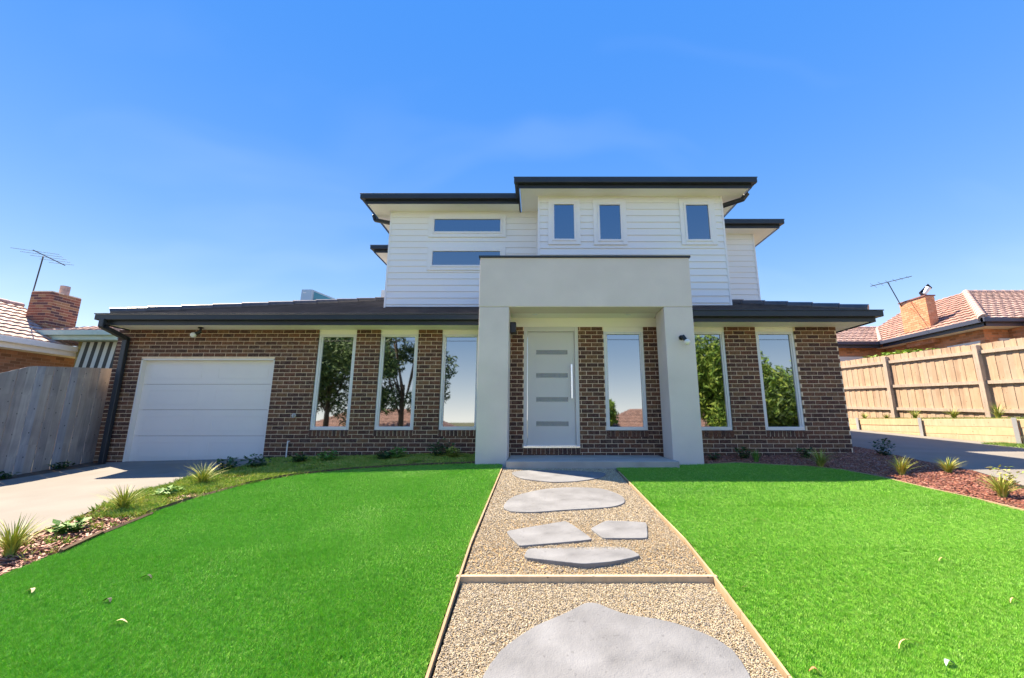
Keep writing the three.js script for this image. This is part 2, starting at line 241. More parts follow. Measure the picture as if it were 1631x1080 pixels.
function brickWall(name, x0, x1, d, opens, individually, wallD) {
  const wall = grp(name, house); const zf = -d;
  // mortar core as rectangles round the openings
  const xsCut = [x0, ...opens.flatMap(o => [o.x0, o.x1]), x1].sort((a, b) => a - b); const core = [];
  for (let i = 0; i < xsCut.length - 1; i++) { const a = xsCut[i], b = xsCut[i + 1]; if (b - a < 0.01) continue; const m = (a + b) / 2, o = opens.find(q => m > q.x0 && m < q.x1); if (!o) core.push(bx(a, b, GF - 0.5, SOF, zf - wallD, zf - 0.007)); else { if (o.y0 > GF - 0.4) core.push(bx(a, b, GF - 0.5, o.y0 - (o.sill ? 0.01 : 0), zf - wallD, zf - 0.007)); if (o.y1 < SOF) core.push(bx(a, b, o.y1, SOF, zf - wallD, zf - 0.007)); } }
  for (const o of opens) if (o.sill) core.push(bx(o.x0, o.x1, o.y0 - 0.115, o.y0 - 0.006, zf - 0.06, zf + 0.004)); mesh('mortar', merge(core), M.mortar, wall);
  const put = (xc, yc, w, h) => { const k = Math.floor(h2(Math.round(xc * 977), Math.round(yc * 1013)) * M.bricks.length), g = bgeo(w, h); const z = zf - 0.05 + (h2(Math.round(xc * 577), Math.round(yc * 713)) - 0.5) * 0.003;
    if (individually(xc, yc) && brickCount < 300) { const m = mesh('brick', g, M.bricks[k], wall); m.position.set(xc, yc, z); brickCount++; } else { const q = g.clone(); const uv = q.attributes.uv; const ox = h2(Math.round(xc * 100), 3) * 3; for (let i = 0; i < uv.count; i++) uv.setXY(i, uv.getX(i) + ox, uv.getY(i) + yc); q.translate(xc, yc, z); restBricks[k].push(q); } };
  let row = 0; for (let y = SOF - 0.043; y > GF - 0.45; y -= 0.086, row++) {
    const cuts = []; for (const o of opens) { const top = o.y1, bot = o.sill ? o.y0 - 0.095 : o.y0; if (y + 0.03 > bot && y - 0.03 < top) cuts.push([o.x0, o.x1]); }
    let segs = [[x0, x1]]; for (const [a, b] of cuts) segs = segs.flatMap(([s, e]) => b <= s || a >= e ? [[s, e]] : [[s, a], [b, e]].filter(q => q[1] - q[0] > 0.03));
    for (const [s, e] of segs) { const off = (row % 2) * 0.12; let k0 = Math.floor((s - x0 - off) / 0.24); for (let k = k0; ; k++) { const a = Math.max(s, x0 + off + k * 0.24), b = Math.min(e, x0 + off + (k + 1) * 0.24) - (x0 + off + (k + 1) * 0.24 < e ? 0.01 : 0); if (a >= e - 0.02) break; if (b - a < 0.025) continue; put((a + b) / 2, y, b - a, 0.076); } }
  }
  for (const o of opens) if (o.sill) { const n = Math.round((o.x1 - o.x0) / 0.086), w = (o.x1 - o.x0) / n; for (let i = 0; i < n; i++) { const g = bgeo(w - 0.01, 0.118), k = Math.floor(rnd() * 5), q = mesh('sill_brick', g, M.bricks[k], wall); q.position.set(o.x0 + (i + 0.5) * w, o.y0 - 0.058, zf - 0.035); q.rotation.x = 0.12; } }
  return wall;
}
brickWall('brick_wall', xStep, xR, dR, openR, () => true, 0.25);
brickWall('brick_wall', xL, xStep - 0.02, dL, openL, () => true, 0.25);
M.bricks.forEach((m, i) => { if (restBricks[i].length) { const q = mesh('brickwork', merge(restBricks[i]), m, house); q.userData.kind = 'stuff'; } });
mesh('side_wall', bx(xR - 0.25, xR - 0.004, GF - 0.5, SOF, -20, -dR - 0.26), M.bricks[0], house);
mesh('side_wall', bx(xL + 0.004, xL + 0.25, GF - 0.5, SOF, -20, -dL - 0.26), M.bricks[0], house);
mesh('return_wall', bx(xStep - 0.02, xStep + 0.1, GF - 0.5, SOF + 0.2, -dL - 0.2, -dR - 0.26), M.bricks[1], house);

function windowAt(x0, x1, y0, y1, zf, pane = M.glass, fw = 0.055) {
  const w = grp('window', house);
  const z0 = zf - 0.09, z1 = zf - 0.025;
  mesh('frame', merge([rbx(x0 + 0.004, x0 + fw, y0 + 0.004, y1, z0, z1), rbx(x1 - fw, x1 - 0.004, y0 + 0.004, y1, z0, z1), rbx(x0 + fw, x1 - fw, y1 - fw, y1, z0, z1), rbx(x0 + fw, x1 - fw, y0 + 0.004, y0 + fw + 0.02, z0, z1 + 0.01)]), M.frame, w);
  const s = fw + 0.028; mesh('sash', merge([rbx(x0 + fw, x0 + s, y0 + fw, y1 - fw, z0 + 0.01, z1 - 0.016, 0.004), rbx(x1 - s, x1 - fw, y0 + fw, y1 - fw, z0 + 0.01, z1 - 0.016, 0.004)]), M.frame, w);
  mesh('pane', bx(x0 + fw, x1 - fw, y0 + fw, y1 - fw, z0 + 0.015, z0 + 0.022), pane, w);
  return w;
}
for (const [a, b] of winL) { windowAt(a, b, wY0, wY1, -dL); mesh('window_head', bx(a, b, wY1, SOF, -dL - 0.1, -dL - 0.03), M.soffit, house); }
for (const [a, b] of winR) { windowAt(a, b, wY0, wY1, -dR); mesh('window_head', bx(a, b, wY1, SOF + (b < 3 ? 0.0 : 0), -dR - 0.1, -dR - 0.03), M.soffit, house); }
// garage door: sectional panels with pressed rectangles
{
  const gd = grp('garage_door', house), x0 = -8.53, x1 = -5.64, y0 = H - 0.875, y1 = H + 1.30, z = -dL - 0.12, hP = (y1 - y0) / 4;
  for (let i = 0; i < 4; i++) { const p = mesh('panel', rbx(x0, x1, y0 + i * hP + 0.003, y0 + (i + 1) * hP - 0.003, z - 0.04, z, 0.004), M.garage, gd); for (let k = 0; k < 2; k++) { const w = (x1 - x0) / 2, a = x0 + k * w + 0.18, b = x0 + (k + 1) * w - 0.18, c = y0 + i * hP + 0.12, e = y0 + (i + 1) * hP - 0.12; mesh('pressing', merge([rbx(a, b, c, c + 0.014, z - 0.004, z + 0.004, 0.003), rbx(a, b, e - 0.014, e, z - 0.004, z + 0.004, 0.003), rbx(a, a + 0.014, c + 0.014, e - 0.014, z - 0.004, z + 0.004, 0.003), rbx(b - 0.014, b, c + 0.014, e - 0.014, z - 0.004, z + 0.004, 0.003)]), M.garage, p); } }
  mesh('seal', bx(x0, x1, y0 - 0.03, y0, z - 0.03, z - 0.005), M.black, gd);
  mesh('reveal', merge([bx(x0 - 0.002, x0 + 0.03, y0 - 0.1, y1, z - 0.06, -dL - 0.012), bx(x1 - 0.03, x1 + 0.002, y0 - 0.1, y1, z - 0.06, -dL - 0.012), bx(x0, x1, y1 - 0.03, y1 + 0.002, z - 0.06, -dL - 0.012)]), M.garage, gd);
}
// front door
{
  const fd = grp('front_door', house), x0 = -0.26, x1 = 0.885, y0 = H - 0.555, y1 = SOF, z = -dR;
  mesh('door_frame', merge([rbx(x0, x0 + 0.075, y0, y1, z - 0.12, z - 0.01), rbx(x1 - 0.075, x1, y0, y1, z - 0.12, z - 0.01), rbx(x0 + 0.075, x1 - 0.075, y1 - 0.1, y1, z - 0.12, z - 0.01)]), M.door, fd);
  mesh('door_leaf', rbx(x0 + 0.08, x1 - 0.08, y0 + 0.05, y1 - 0.105, z - 0.10, z - 0.055), M.door, fd);
  mesh('threshold', rbx(x0, x1, y0, y0 + 0.045, z - 0.12, z + 0.02), M.steel, fd);
  for (let i = 0; i < 4; i++) { const yc = P(870, [560.5, 597.5, 636, 675][i], dR).y; mesh('glass_strip', bx(0.0, 0.66, yc - 0.047, yc + 0.047, z - 0.058, z - 0.0535), M.obscure, fd); const t = 0.012; mesh('strip_trim', merge([bx(-t, 0.66 + t, yc + 0.047, yc + 0.047 + t, z - 0.056, z - 0.048), bx(-t, 0.66 + t, yc - 0.047 - t, yc - 0.047, z - 0.056, z - 0.048), bx(-t, 0, yc - 0.047, yc + 0.047, z - 0.056, z - 0.048), bx(0.66, 0.66 + t, yc - 0.047, yc + 0.047, z - 0.056, z - 0.048)]), M.door, fd); }
  const ya = P(908, 580, dR).y, yb = P(911, 635, dR).y; mesh('pull_handle', merge([rbx(0.715, 0.755, yb, ya, z + 0.0, z + 0.025, 0.006), rbx(0.725, 0.745, ya - 0.1, ya - 0.07, z - 0.055, z + 0.002, 0.004), rbx(0.725, 0.745, yb + 0.07, yb + 0.1, z - 0.055, z + 0.002, 0.004)]), M.steel, fd);
}
// portico
const pf = 7.55, PC = H + 2.12;
{
  const po = grp('portico', house);
  mesh('pillar', rbx(-1.09, -0.52, GF - 0.4, PC, -8.11, -pf, 0.012), M.render, po);
  mesh('pillar', rbx(2.44, 2.99, GF - 0.4, PC, -8.11, -pf, 0.012), M.render, po);
  mesh('beam', merge([rbx(-1.096, 2.992, PC + 0.002, H + 3.12, -pf - 0.5, -pf + 0.004, 0.012), bx(-1.09, -0.6, PC + 0.002, H + 3.1, -9.3, -pf - 0.5), bx(2.5, 2.985, PC + 0.002, H + 3.1, -9.2, -pf - 0.5)]), M.render, po);
  mesh('capping', bx(-1.12, 3.015, H + 3.12, H + 3.155, -9.2, -pf + 0.03), M.dark, po);
  mesh('porch_ceiling', bx(-0.6, 2.5, PC + 0.01, PC + 0.04, -dR - 0.05, -pf - 0.45), M.soffit, po);
  mesh('wall_band', bx(-0.75, 3.0, SOF + 0.001, PC + 0.03, -dR - 0.2, -dR - 0.012), M.soffit, po);
  for (const px of [852, 1000]) { const q = P(px, 504.6, 8.2); const l = new THREE.CylinderGeometry(0.055, 0.055, 0.012, 20); l.translate(q.x, PC + 0.006, -8.15); mesh('downlight', l.toNonIndexed(), M.frame, po); }
  mesh('porch_slab', rbx(-0.51, 2.43, GF - 0.3, H - 0.69, -dR - 0.02, -7.2, 0.01), M.slab, po);
}
// eaves: fascia, gutter, soffit. One run = box ring
function eave(x0, x1, dFas, dWall, ySof, gut = 0.115, ends = [1, 1], backD = 0) {
  const e = grp('eave', house), z = -dFas, back = -(backD || dWall + 0.3);
  mesh('soffit', bx(x0 + 0.02, x1 - 0.02, ySof - 0.0, ySof + 0.012, back, z - 0.01), M.soffit, e);
  const f = [bx(x0, x1, ySof - 0.02, ySof + 0.16, z - 0.02, z)]; if (ends[0]) f.push(bx(x0 - 0.02, x0, ySof - 0.02, ySof + 0.16, back, z)); if (ends[1]) f.push(bx(x1, x1 + 0.02, ySof - 0.02, ySof + 0.16, back, z));
  mesh('fascia', merge(f), M.dark, e);
  const a = ends[0] ? gut : 0, b = ends[1] ? gut : 0, yg = ySof + 0.07, yt = ySof + 0.205;
  const g = [rbx(x0 - a, x1 + b, yg, yt - 0.02, z + 0.002, z + gut - 0.015, 0.01), rbx(x0 - a - 0.008, x1 + b + 0.008, yt - 0.022, yt, z + gut - 0.022, z + gut, 0.006)];
  if (a) g.push(rbx(x0 - gut + 0.012, x0 - 0.022, yg, yt - 0.02, back, z, 0.01)); if (b) g.push(rbx(x1 + 0.022, x1 + gut - 0.012, yg, yt - 0.02, back, z, 0.01));
  mesh('gutter', merge(g), M.dark, e); return e;
}
eave(-8.92, -1.095, 8.21, dL, SOF, 0.115, [1, 0], 20);
eave(2.995, 6.76, 7.93, dR, SOF, 0.115, [0, 1], 20);
eave(-4.28, -0.42, 9.41, 9.85, H + 5.35, 0.115, [1, 0], 13);
eave(-0.4, 5.02, 8.69, 9.1, H + 5.34, 0.115, [1, 1], 13);
eave(4.4, 6.86, 10.72, 11.15, H + 5.34, 0.115, [0, 1], 18);
eave(-5.24, -3.6, 12.45, 12.9, H + 5.34, 0.115, [1, 0], 18);
// lower tiled roofs: stepped courses
function roofPatch(E0, E1, T0, T1, mat, name, parent, o = {}) {
  const course = o.course ?? 0.33, wave = o.wave ?? 0, per = o.per ?? 0.3, lift = o.lift ?? 0.042; const L = E0.clone().add(E1).multiplyScalar(0.5).distanceTo(T0.clone().add(T1).multiplyScalar(0.5)), N = Math.max(1, Math.round(L / course));
  const ed = E1.clone().sub(E0).normalize(), up = T0.clone().add(T1).sub(E0).sub(E1).normalize(), nrm = ed.clone().cross(up).normalize(); if (nrm.y < 0) nrm.negate();
  const pos = []; const pt = (u, v, l) => { const a = E0.clone().lerp(T0, v), b = E1.clone().lerp(T1, v), p = a.lerp(b, u); const s = p.clone().sub(E0).dot(ed); return p.addScaledVector(nrm, l + (wave ? wave * Math.abs(Math.sin(Math.PI * s / per)) : 0)); };
  for (let i = 0; i < N; i++) { const v0 = i / N, v1 = (i + 1) / N; const len = E0.clone().lerp(T0, v0).distanceTo(E1.clone().lerp(T1, v0)), C = Math.max(1, Math.ceil(len / (wave ? 0.06 : 1.2)));
    for (let c = 0; c < C; c++) { const u0 = c / C, u1 = (c + 1) / C; const a = pt(u0, v0, lift), b = pt(u1, v0, lift), d = pt(u0, v1, 0.004), e = pt(u1, v1, 0.004), f = pt(u0, v0, 0.002), g = pt(u1, v0, 0.002); pos.push(a, b, e, a, e, d, f, g, b, f, b, a); } }
  const g = new THREE.BufferGeometry(); g.setAttribute('position', new THREE.Float32BufferAttribute(pos.flatMap(v => [v.x, v.y, v.z]), 3)); return mesh(name, uvBox(g), mat, parent);
}
function caps(A, B, mat, parent, r = 0.11, len = 0.42, name = 'ridge_cap') { const L = A.distanceTo(B), n = Math.max(1, Math.round(L / len)), dir = B.clone().sub(A).normalize(); const q = new THREE.Quaternion().setFromUnitVectors(V(0, 0, 1), dir); for (let i = 0; i < n; i++) { const g = new THREE.CylinderGeometry(r * 1.12, r * 0.95, L / n + 0.03, 8, 1, false, 0, Math.PI * 2); g.rotateX(-Math.PI / 2); g.scale(1, 0.7, 1); const m = mesh(name, g.toNonIndexed(), mat, parent); m.quaternion.copy(q); m.position.copy(A.clone().lerp(B, (i + 0.5) / n)); } }
{
  const s = 0.364, rf = grp('roof', house), ey = SOF + 0.19;
  const hipL = (t) => V(-9.0 + t, ey + s * t, -8.2 - t), T = 5.2;
  roofPatch(V(-9.0, ey, -8.2), V(-1.0, ey, -8.2), hipL(T), V(-1.0, ey + s * T, -8.2 - T), M.tile, 'roof_tiles', rf);
  roofPatch(V(-9.0, ey, -19), V(-9.0, ey, -8.2), V(-9 + T, ey + s * T, -19), hipL(T), M.tile, 'roof_tiles', rf);
  caps(hipL(0.1), hipL(T), M.tile, rf, 0.16, 0.58, 'hip_cap');
  const hipR = (t) => V(6.82 - t, ey + s * t, -7.93 - t), T2 = 3.4;
  roofPatch(V(2.9, ey, -7.93), V(6.82, ey, -7.93), V(2.9, ey + s * T2, -7.93 - T2), hipR(T2), M.tile, 'roof_tiles', rf);
  roofPatch(V(6.82, ey, -7.93), V(6.82, ey, -19), hipR(T2), V(6.82 - T2, ey + s * T2, -19), M.tile, 'roof_tiles', rf);
  caps(hipR(0.1), hipR(T2), M.tile, rf, 0.15, 0.5, 'hip_cap');
}
// upper storey: lapped boards
function boards(x0, x1, y0, y1, d, back, pitch = 0.168) {
  const w = grp('weatherboard_wall', house); mesh('wall_core', bx(x0 + 0.01, x1 - 0.01, y0, y1, -back, -d - 0.02), M.board, w);
  for (let y = y1; y > y0 + 0.02; y -= pitch) { const b = Math.max(y0, y - pitch), t = y; const z = -d; mesh('board', poly([[V(x0, b, z + 0.018), V(x1, b, z + 0.018), V(x1, t, z - 0.004), V(x0, t, z - 0.004)], [V(x0, b, z - 0.02), V(x1, b, z - 0.02), V(x1, b, z + 0.018), V(x0, b, z + 0.018)]]), M.board, w); }
  mesh('corner_stop', merge([rbx(x0 - 0.012, x0 + 0.035, y0, y1, -d - 0.03, -d + 0.022, 0.004), rbx(x1 - 0.035, x1 + 0.012, y0, y1, -d - 0.03, -d + 0.022, 0.004)]), M.white, w);
  return w;
}
boards(-3.79, 0.04, H + 2.72, H + 5.35, 9.85, 13.5);
boards(0.05, 4.51, H + 2.5, H + 5.34, 9.1, 13.5);
boards(4.4, 6.35, H + 2.9, H + 5.34, 11.15, 18);
boards(-4.8, -3.6, H + 3.0, H + 5.34, 12.9, 18);
mesh('flashing', merge([bx(-3.9, 0.05, H + 2.66, H + 2.73, -9.9, -9.80), bx(3.0, 4.56, H + 2.44, H + 2.51, -9.14, -9.05)]), M.dark, house);
function upWindow(px0, py0, px1, py1, tx0, ty0, tx1, ty1, d) {
  const a = P(px0, py0, d), b = P(px1, py1, d), c = P(tx0, ty0, d), e = P(tx1, ty1, d); const xa = P(px0, (py0 + py1) / 2, d).x, xb = P(px1, (py0 + py1) / 2, d).x, xc = P(tx0, (ty0 + ty1) / 2, d).x, xe = P(tx1, (ty0 + ty1) / 2, d).x;
  const w = grp('window', house), z = -d; const ring = (x0, x1, y0, y1, X0, X1, Y0, Y1, za, zb) => merge([rbx(X0, x0, Y0, Y1, za, zb, 0.004), rbx(x1, X1, Y0, Y1, za, zb, 0.004), rbx(x0, x1, y1, Y1, za, zb, 0.004), rbx(x0, x1, Y0, y0, za, zb, 0.004)]);
  const f = 0.05; mesh('architrave', ring(xa - f, xb + f, b.y - f, a.y + f, xc, xe, e.y, c.y, z - 0.01, z + 0.042), M.board, w);
  mesh('frame', ring(xa, xb, b.y, a.y, xa - f, xb + f, b.y - f, a.y + f, z - 0.01, z + 0.058), M.white, w);
  mesh('pane', bx(xa, xb, b.y, a.y, z - 0.005, z + 0.03), M.glassUp, w);
}
upWindow(692.4, 350.3, 797, 370, 683, 341.9, 806, 378.4, 9.85);
upWindow(689.3, 401.3, 796.6, 423.2, 681, 394, 805, 431, 9.85);
upWindow(882.6, 327, 914, 381.7, 873, 317.9, 924, 390.2, 9.1);
upWindow(955, 327.7, 987.8, 382.4, 945, 317.9, 997.4, 390.7, 9.1);
upWindow(1093, 327.7, 1128.5, 382.4, 1083, 317.9, 1139, 390.7, 9.1);
// downpipes, lamps, tap, roof units
function pipe(name, pts, w, dp, mat, parent) { const l = []; for (let i = 0; i < pts.length - 1; i++) { const a = pts[i], b = pts[i + 1], v = b.clone().sub(a), g = new RoundedBoxGeometry(w, v.length() + 0.04, dp, 2, 0.012); g.applyQuaternion(new THREE.Quaternion().setFromUnitVectors(V(0, 1, 0), v.clone().normalize())); g.translate((a.x + b.x) / 2, (a.y + b.y) / 2, (a.z + b.z) / 2); l.push(g.toNonIndexed()); } return mesh(name, merge(l), mat, parent); }
{ const xp = -8.86; const dp = pipe('downpipe', [V(-8.86, SOF + 0.07, -8.13), V(-8.86, SOF - 0.06, -8.13), V(xp, SOF - 0.22, -8.67), V(xp, GF - 0.1, -8.67)], 0.1, 0.085, M.dark, house); }
pipe('downpipe', [V(5.09, H + 5.36, -9.0), V(5.0, H + 5.24, -9.05), V(4.6, H + 5.16, -9.2)], 0.09, 0.09, M.dark, house);
pipe('downpipe', [V(-4.34, H + 5.36, -10.1), V(-4.3, H + 5.24, -10.1), V(-3.86, H + 5.15, -10.1)], 0.09, 0.09, M.dark, house);
function lamp(p, dir, nrm) { const l = grp('spot_light', house); const b = new THREE.CylinderGeometry(0.045, 0.05, 0.03, 16); if (nrm.z) b.rotateX(Math.PI / 2); b.translate(p.x, p.y, p.z); mesh('base', b.toNonIndexed(), M.black, l); const e1 = p.clone().addScaledVector(nrm, 0.09), e2 = e1.clone().addScaledVector(dir, 0.10); mesh('arm', merge([bar(p, e1, 0.022, 10), bar(e1.clone().addScaledVector(dir, -0.02), e2, 0.036, 12)]), M.black, l); const s = new THREE.SphereGeometry(0.056, 16, 12); s.translate(...e2.clone().addScaledVector(dir, 0.03).toArray()); mesh('bulb', s.toNonIndexed(), std({ color: col(0.78, 0.77, 0.72), roughness: 0.3 }), l); }
{ const q = P(320, 521, 8.5); lamp(V(q.x, SOF - 0.012, -8.5), V(-0.6, -0.55, 0.4).normalize(), V(0, -1, 0)); const w = P(1085, 538, pf); lamp(V(w.x, w.y, -pf + 0.012), V(0.35, -0.75, 0.35).normalize(), V(0, 0, 1)); }
{ const q = P(818, 523, 8.0); mesh('sensor_box', rbx(-0.518, -0.40, q.y - 0.12, q.y + 0.10, -8.05, -7.86, 0.012), M.black, house); }
{ const t = P(470, 662, dL), u = P(461, 703, dL), w = P(456, 728, dL); const tp = grp('gas_fitting', house); const r = new THREE.TorusGeometry(0.035, 0.012, 8, 16); r.translate(t.x, t.y, -dL + 0.05); mesh('valve', merge([r.toNonIndexed(), bar(V(t.x, t.y, -dL - 0.02), V(t.x, t.y, -dL + 0.09), 0.016, 8)]), M.galv, tp); mesh('pipe', merge([bar(V(u.x, u.y, -dL - 0.02), V(u.x, u.y, -dL + 0.06), 0.013, 8), bar(V(u.x, u.y, -dL + 0.06), V(u.x, w.y - 0.2, -dL + 0.06), 0.013, 8)]), M.white, tp); }
{ // evaporative cooler and flue on the roof behind the hip
  const ac = grp('roof_cooler', null); tag(ac, 'grey blue box cooler standing on the dark tiled garage roof', 'cooler');
  const a = P(477, 481, 13.2), b = P(497, 461, 13.2), c = P(517, 475, 14.4), M2 = std({ color: col(0.25, 0.42, 0.55), roughness: 0.5 }), y0 = a.y - 0.7;
  mesh('housing', poly([[V(a.x, y0, a.z), V(b.x, y0, a.z), V(b.x, b.y, a.z), V(a.x + 0.03, b.y, a.z)], [V(b.x, y0, a.z), V(b.x + 0.3, y0, a.z - 1), V(b.x + 0.3, b.y - 0.02, a.z - 1), V(b.x, b.y, a.z)], [V(a.x, y0, a.z - 1), V(a.x, y0, a.z), V(a.x + 0.03, b.y, a.z), V(a.x + 0.03, b.y, a.z - 1)], [V(a.x + 0.03, b.y, a.z), V(b.x, b.y, a.z), V(b.x + 0.3, b.y - 0.02, a.z - 1), V(a.x + 0.03, b.y, a.z - 1)], [V(b.x + 0.3, y0, a.z - 1), V(a.x, y0, a.z - 1), V(a.x + 0.03, b.y, a.z - 1), V(b.x + 0.3, b.y - 0.02, a.z - 1)]]), std({ color: col(0.42, 0.55, 0.66), roughness: 0.5 }), ac);
  mesh('louvre', poly([[V(b.x + 0.03, y0, a.z - 0.08), V(b.x + 0.3, y0, a.z - 0.94), V(b.x + 0.3, b.y - 0.09, a.z - 0.94), V(b.x + 0.03, b.y - 0.06, a.z - 0.08)]].map(f => f.map(v => v.clone().add(V(0.012, 0, 0.004))))), std({ color: col(0.05, 0.27, 0.38), roughness: 0.5 }), ac);
  mesh('label_plate', bx(a.x + 0.09, a.x + 0.19, b.y - 0.13, b.y - 0.1, a.z, a.z + 0.006), M.white, ac);
  const f0 = P(606, 480, 12.6), f1 = P(614, 462, 12.6); const fl = mesh('roof_flue', rbx(f0.x, f1.x + 0.06, f0.y - 0.6, f1.y, -12.8, -12.6), M.board); tag(fl, 'small pale flue box on the tiled roof beside the upper wall', 'flue');
}

// ---------- path: edging, step, stones ----------
function edging(name, pts, w, h, yf, mat, label, lift = 0.02) { const l = []; for (let i = 0; i < pts.length - 1; i++) { const a = pts[i], b = pts[i + 1], n = Math.max(1, Math.ceil(a.distanceTo(b) / 0.5)); for (let k = 0; k < n; k++) { const p = a.clone().lerp(b, k / n), q = a.clone().lerp(b, (k + 1) / n), A = V(p.x, yf(p.x, p.y) + lift - h / 2, p.y), B = V(q.x, yf(q.x, q.y) + lift - h / 2, q.y), v = B.clone().sub(A), g = new THREE.BoxGeometry(w, h, v.length() + 0.004); g.applyQuaternion(new THREE.Quaternion().setFromUnitVectors(V(0, 0, 1), v.clone().normalize())); g.translate((A.x + B.x) / 2, (A.y + B.y) / 2, (A.z + B.z) / 2); l.push(uvBox(g)); } } return tag(mesh(name, merge(l), mat), label, 'edging', 'timber garden edging'); }
edging('timber_edging', [v2(-0.575, 7.25), v2(-0.575, 1)], 0.016, 0.15, gY, M.edge, 'thin timber edging strip between the gravel path and the lawn on the garage side', 0.022);
edging('timber_edging', [v2(1.335, 6.9), v2(1.335, 1)], 0.016, 0.15, gY, M.edge, 'thin timber edging strip between the gravel path and the lawn on the driveway side', 0.022);
edging('timber_edging', lawnEdgeL, 0.025, 0.12, gY, M.edgeDark, 'dark curved timber edging between the left lawn and the weedy bed', 0.05);
edging('timber_edging', lawnEdgeR, 0.025, 0.12, gY, M.edge, 'timber edging strip between the lawn and the bark mulch bed', 0.025);
{ const g = rbx(-0.6, 1.36, H + pathRel(3.3) - 0.06, H + prof(3.4) + 0.012, -3.385, -3.345, 0.004); tag(mesh('step_board', g, M.sleeper[1]), 'timber step board across the gravel path', 'step'); }
function stone(pix, label, round = 0.2, th = 0.03) {
  const pts = pix.map(p => G(p[0], p[1], (x, d) => pathRel(d) + 0.02)); const c = pts.reduce((a, p) => a.add(p), new THREE.Vector2()).multiplyScalar(1 / pts.length); const yc = pathY(c.x, c.y);
  let curve = pts.map(p => V(p.x, 0, p.y)); for (let it = 0; it < 3; it++) { const f = it ? 0.25 : round; curve = curve.flatMap((p, i) => { const n = curve[(i + 1) % curve.length]; return [p.clone().lerp(n, f), p.clone().lerp(n, 1 - f)]; }); }
  const sh = new THREE.Shape(curve.map(p => new THREE.Vector2(p.x - c.x + (h2(p.x * 300, p.z * 300) - 0.5) * 0.006, -(p.z - c.y)))); const g = new THREE.ExtrudeGeometry(sh, { depth: th + 0.03, bevelEnabled: true, bevelSize: 0.006, bevelThickness: 0.006, bevelSegments: 2 }); g.rotateX(-Math.PI / 2);
  const m = mesh('stepping_stone', uvBox(g), M.stone); m.position.set(c.x, yc - 0.048, c.y); m.rotation.x = Math.atan(-c.y < 3.36 ? 0.173 : 0.08); return tag(m, label, 'stone', 'stepping stones in the gravel path');
}
stone([[812, 752], [835, 748.5], [900, 749], [968, 752], [958, 760], [920, 766], [880, 767.5], [830, 762]], 'shallow oval stone slab just in front of the porch step');
stone([[800, 806], [815, 790], [860, 779], [905, 775], [960, 777], [992, 789], [996, 800], [975, 807], [900, 811], [850, 815], [812, 814]], 'large rounded stone slab next after the porch slab');
stone([[806, 845], [860, 836], [900, 829], [910, 834], [944, 858], [890, 863], [840, 867], [828, 868]], 'wedge shaped stone slab pointing to the smaller square slab', 0.07);
stone([[941, 841], [966, 828], [1029, 831], [1031, 856], [962, 856]], 'small squarish stone slab beside the wedge shaped slab', 0.06);
stone([[836, 884], [842, 869], [900, 868], [993, 866], [1021, 884], [975, 896], [930, 901], [880, 894], [840, 888]], 'boat shaped stone slab just behind the timber step board', 0.12);
stone([[768, 1075], [800, 1030], [850, 995], [905, 972], [940, 953], [990, 975], [1060, 985], [1120, 1005], [1165, 1030], [1200, 1085], [1215, 1180], [1100, 1230], [850, 1230], [755, 1160]], 'huge rounded stone slab in the gravel below the timber step');

// ---------- plants ----------
function grassPlant(x, z, n, h, spread, cols, label, group = 'strappy plants in the garden beds', name = 'strappy_plant') {
  const pos = [], colr = []; const y = gY(x, z) - 0.01;
  for (let i = 0; i < n; i++) { const a = rnd() * 6.283, out = spread * rr(0.15, 1), hh = h * rr(0.55, 1.1), w = rr(0.004, 0.008), c = cols[Math.floor(rnd() * cols.length)], bx0 = Math.cos(a) * 0.04 * rnd(), bz0 = Math.sin(a) * 0.04 * rnd(), px = -Math.sin(a) * w, pz = Math.cos(a) * w; let prev = null; const S = 5;
    for (let k = 0; k <= S; k++) { const t = k / S, r = out * t * t, yy = hh * (t - 0.28 * t * t * (out / h)), ww = 1 - t * t * 0.92; const L = [bx0 + Math.cos(a) * r - px * ww, yy, bz0 + Math.sin(a) * r - pz * ww], R = [bx0 + Math.cos(a) * r + px * ww, yy, bz0 + Math.sin(a) * r + pz * ww]; if (prev) { pos.push(...prev[0], ...prev[1], ...R, ...prev[0], ...R, ...L); for (let q = 0; q < 6; q++) colr.push(...c); } prev = [L, R]; } }
  const g = new THREE.BufferGeometry(); g.setAttribute('position', new THREE.Float32BufferAttribute(pos, 3)); g.setAttribute('color', new THREE.Float32BufferAttribute(colr, 3)); g.computeVertexNormals();
  const m = mesh(name, g, M.leafV ??= std({ vertexColors: true, roughness: 0.6, side: THREE.DoubleSide })); m.position.set(x, y, z); return tag(m, label, 'plant', group);
}
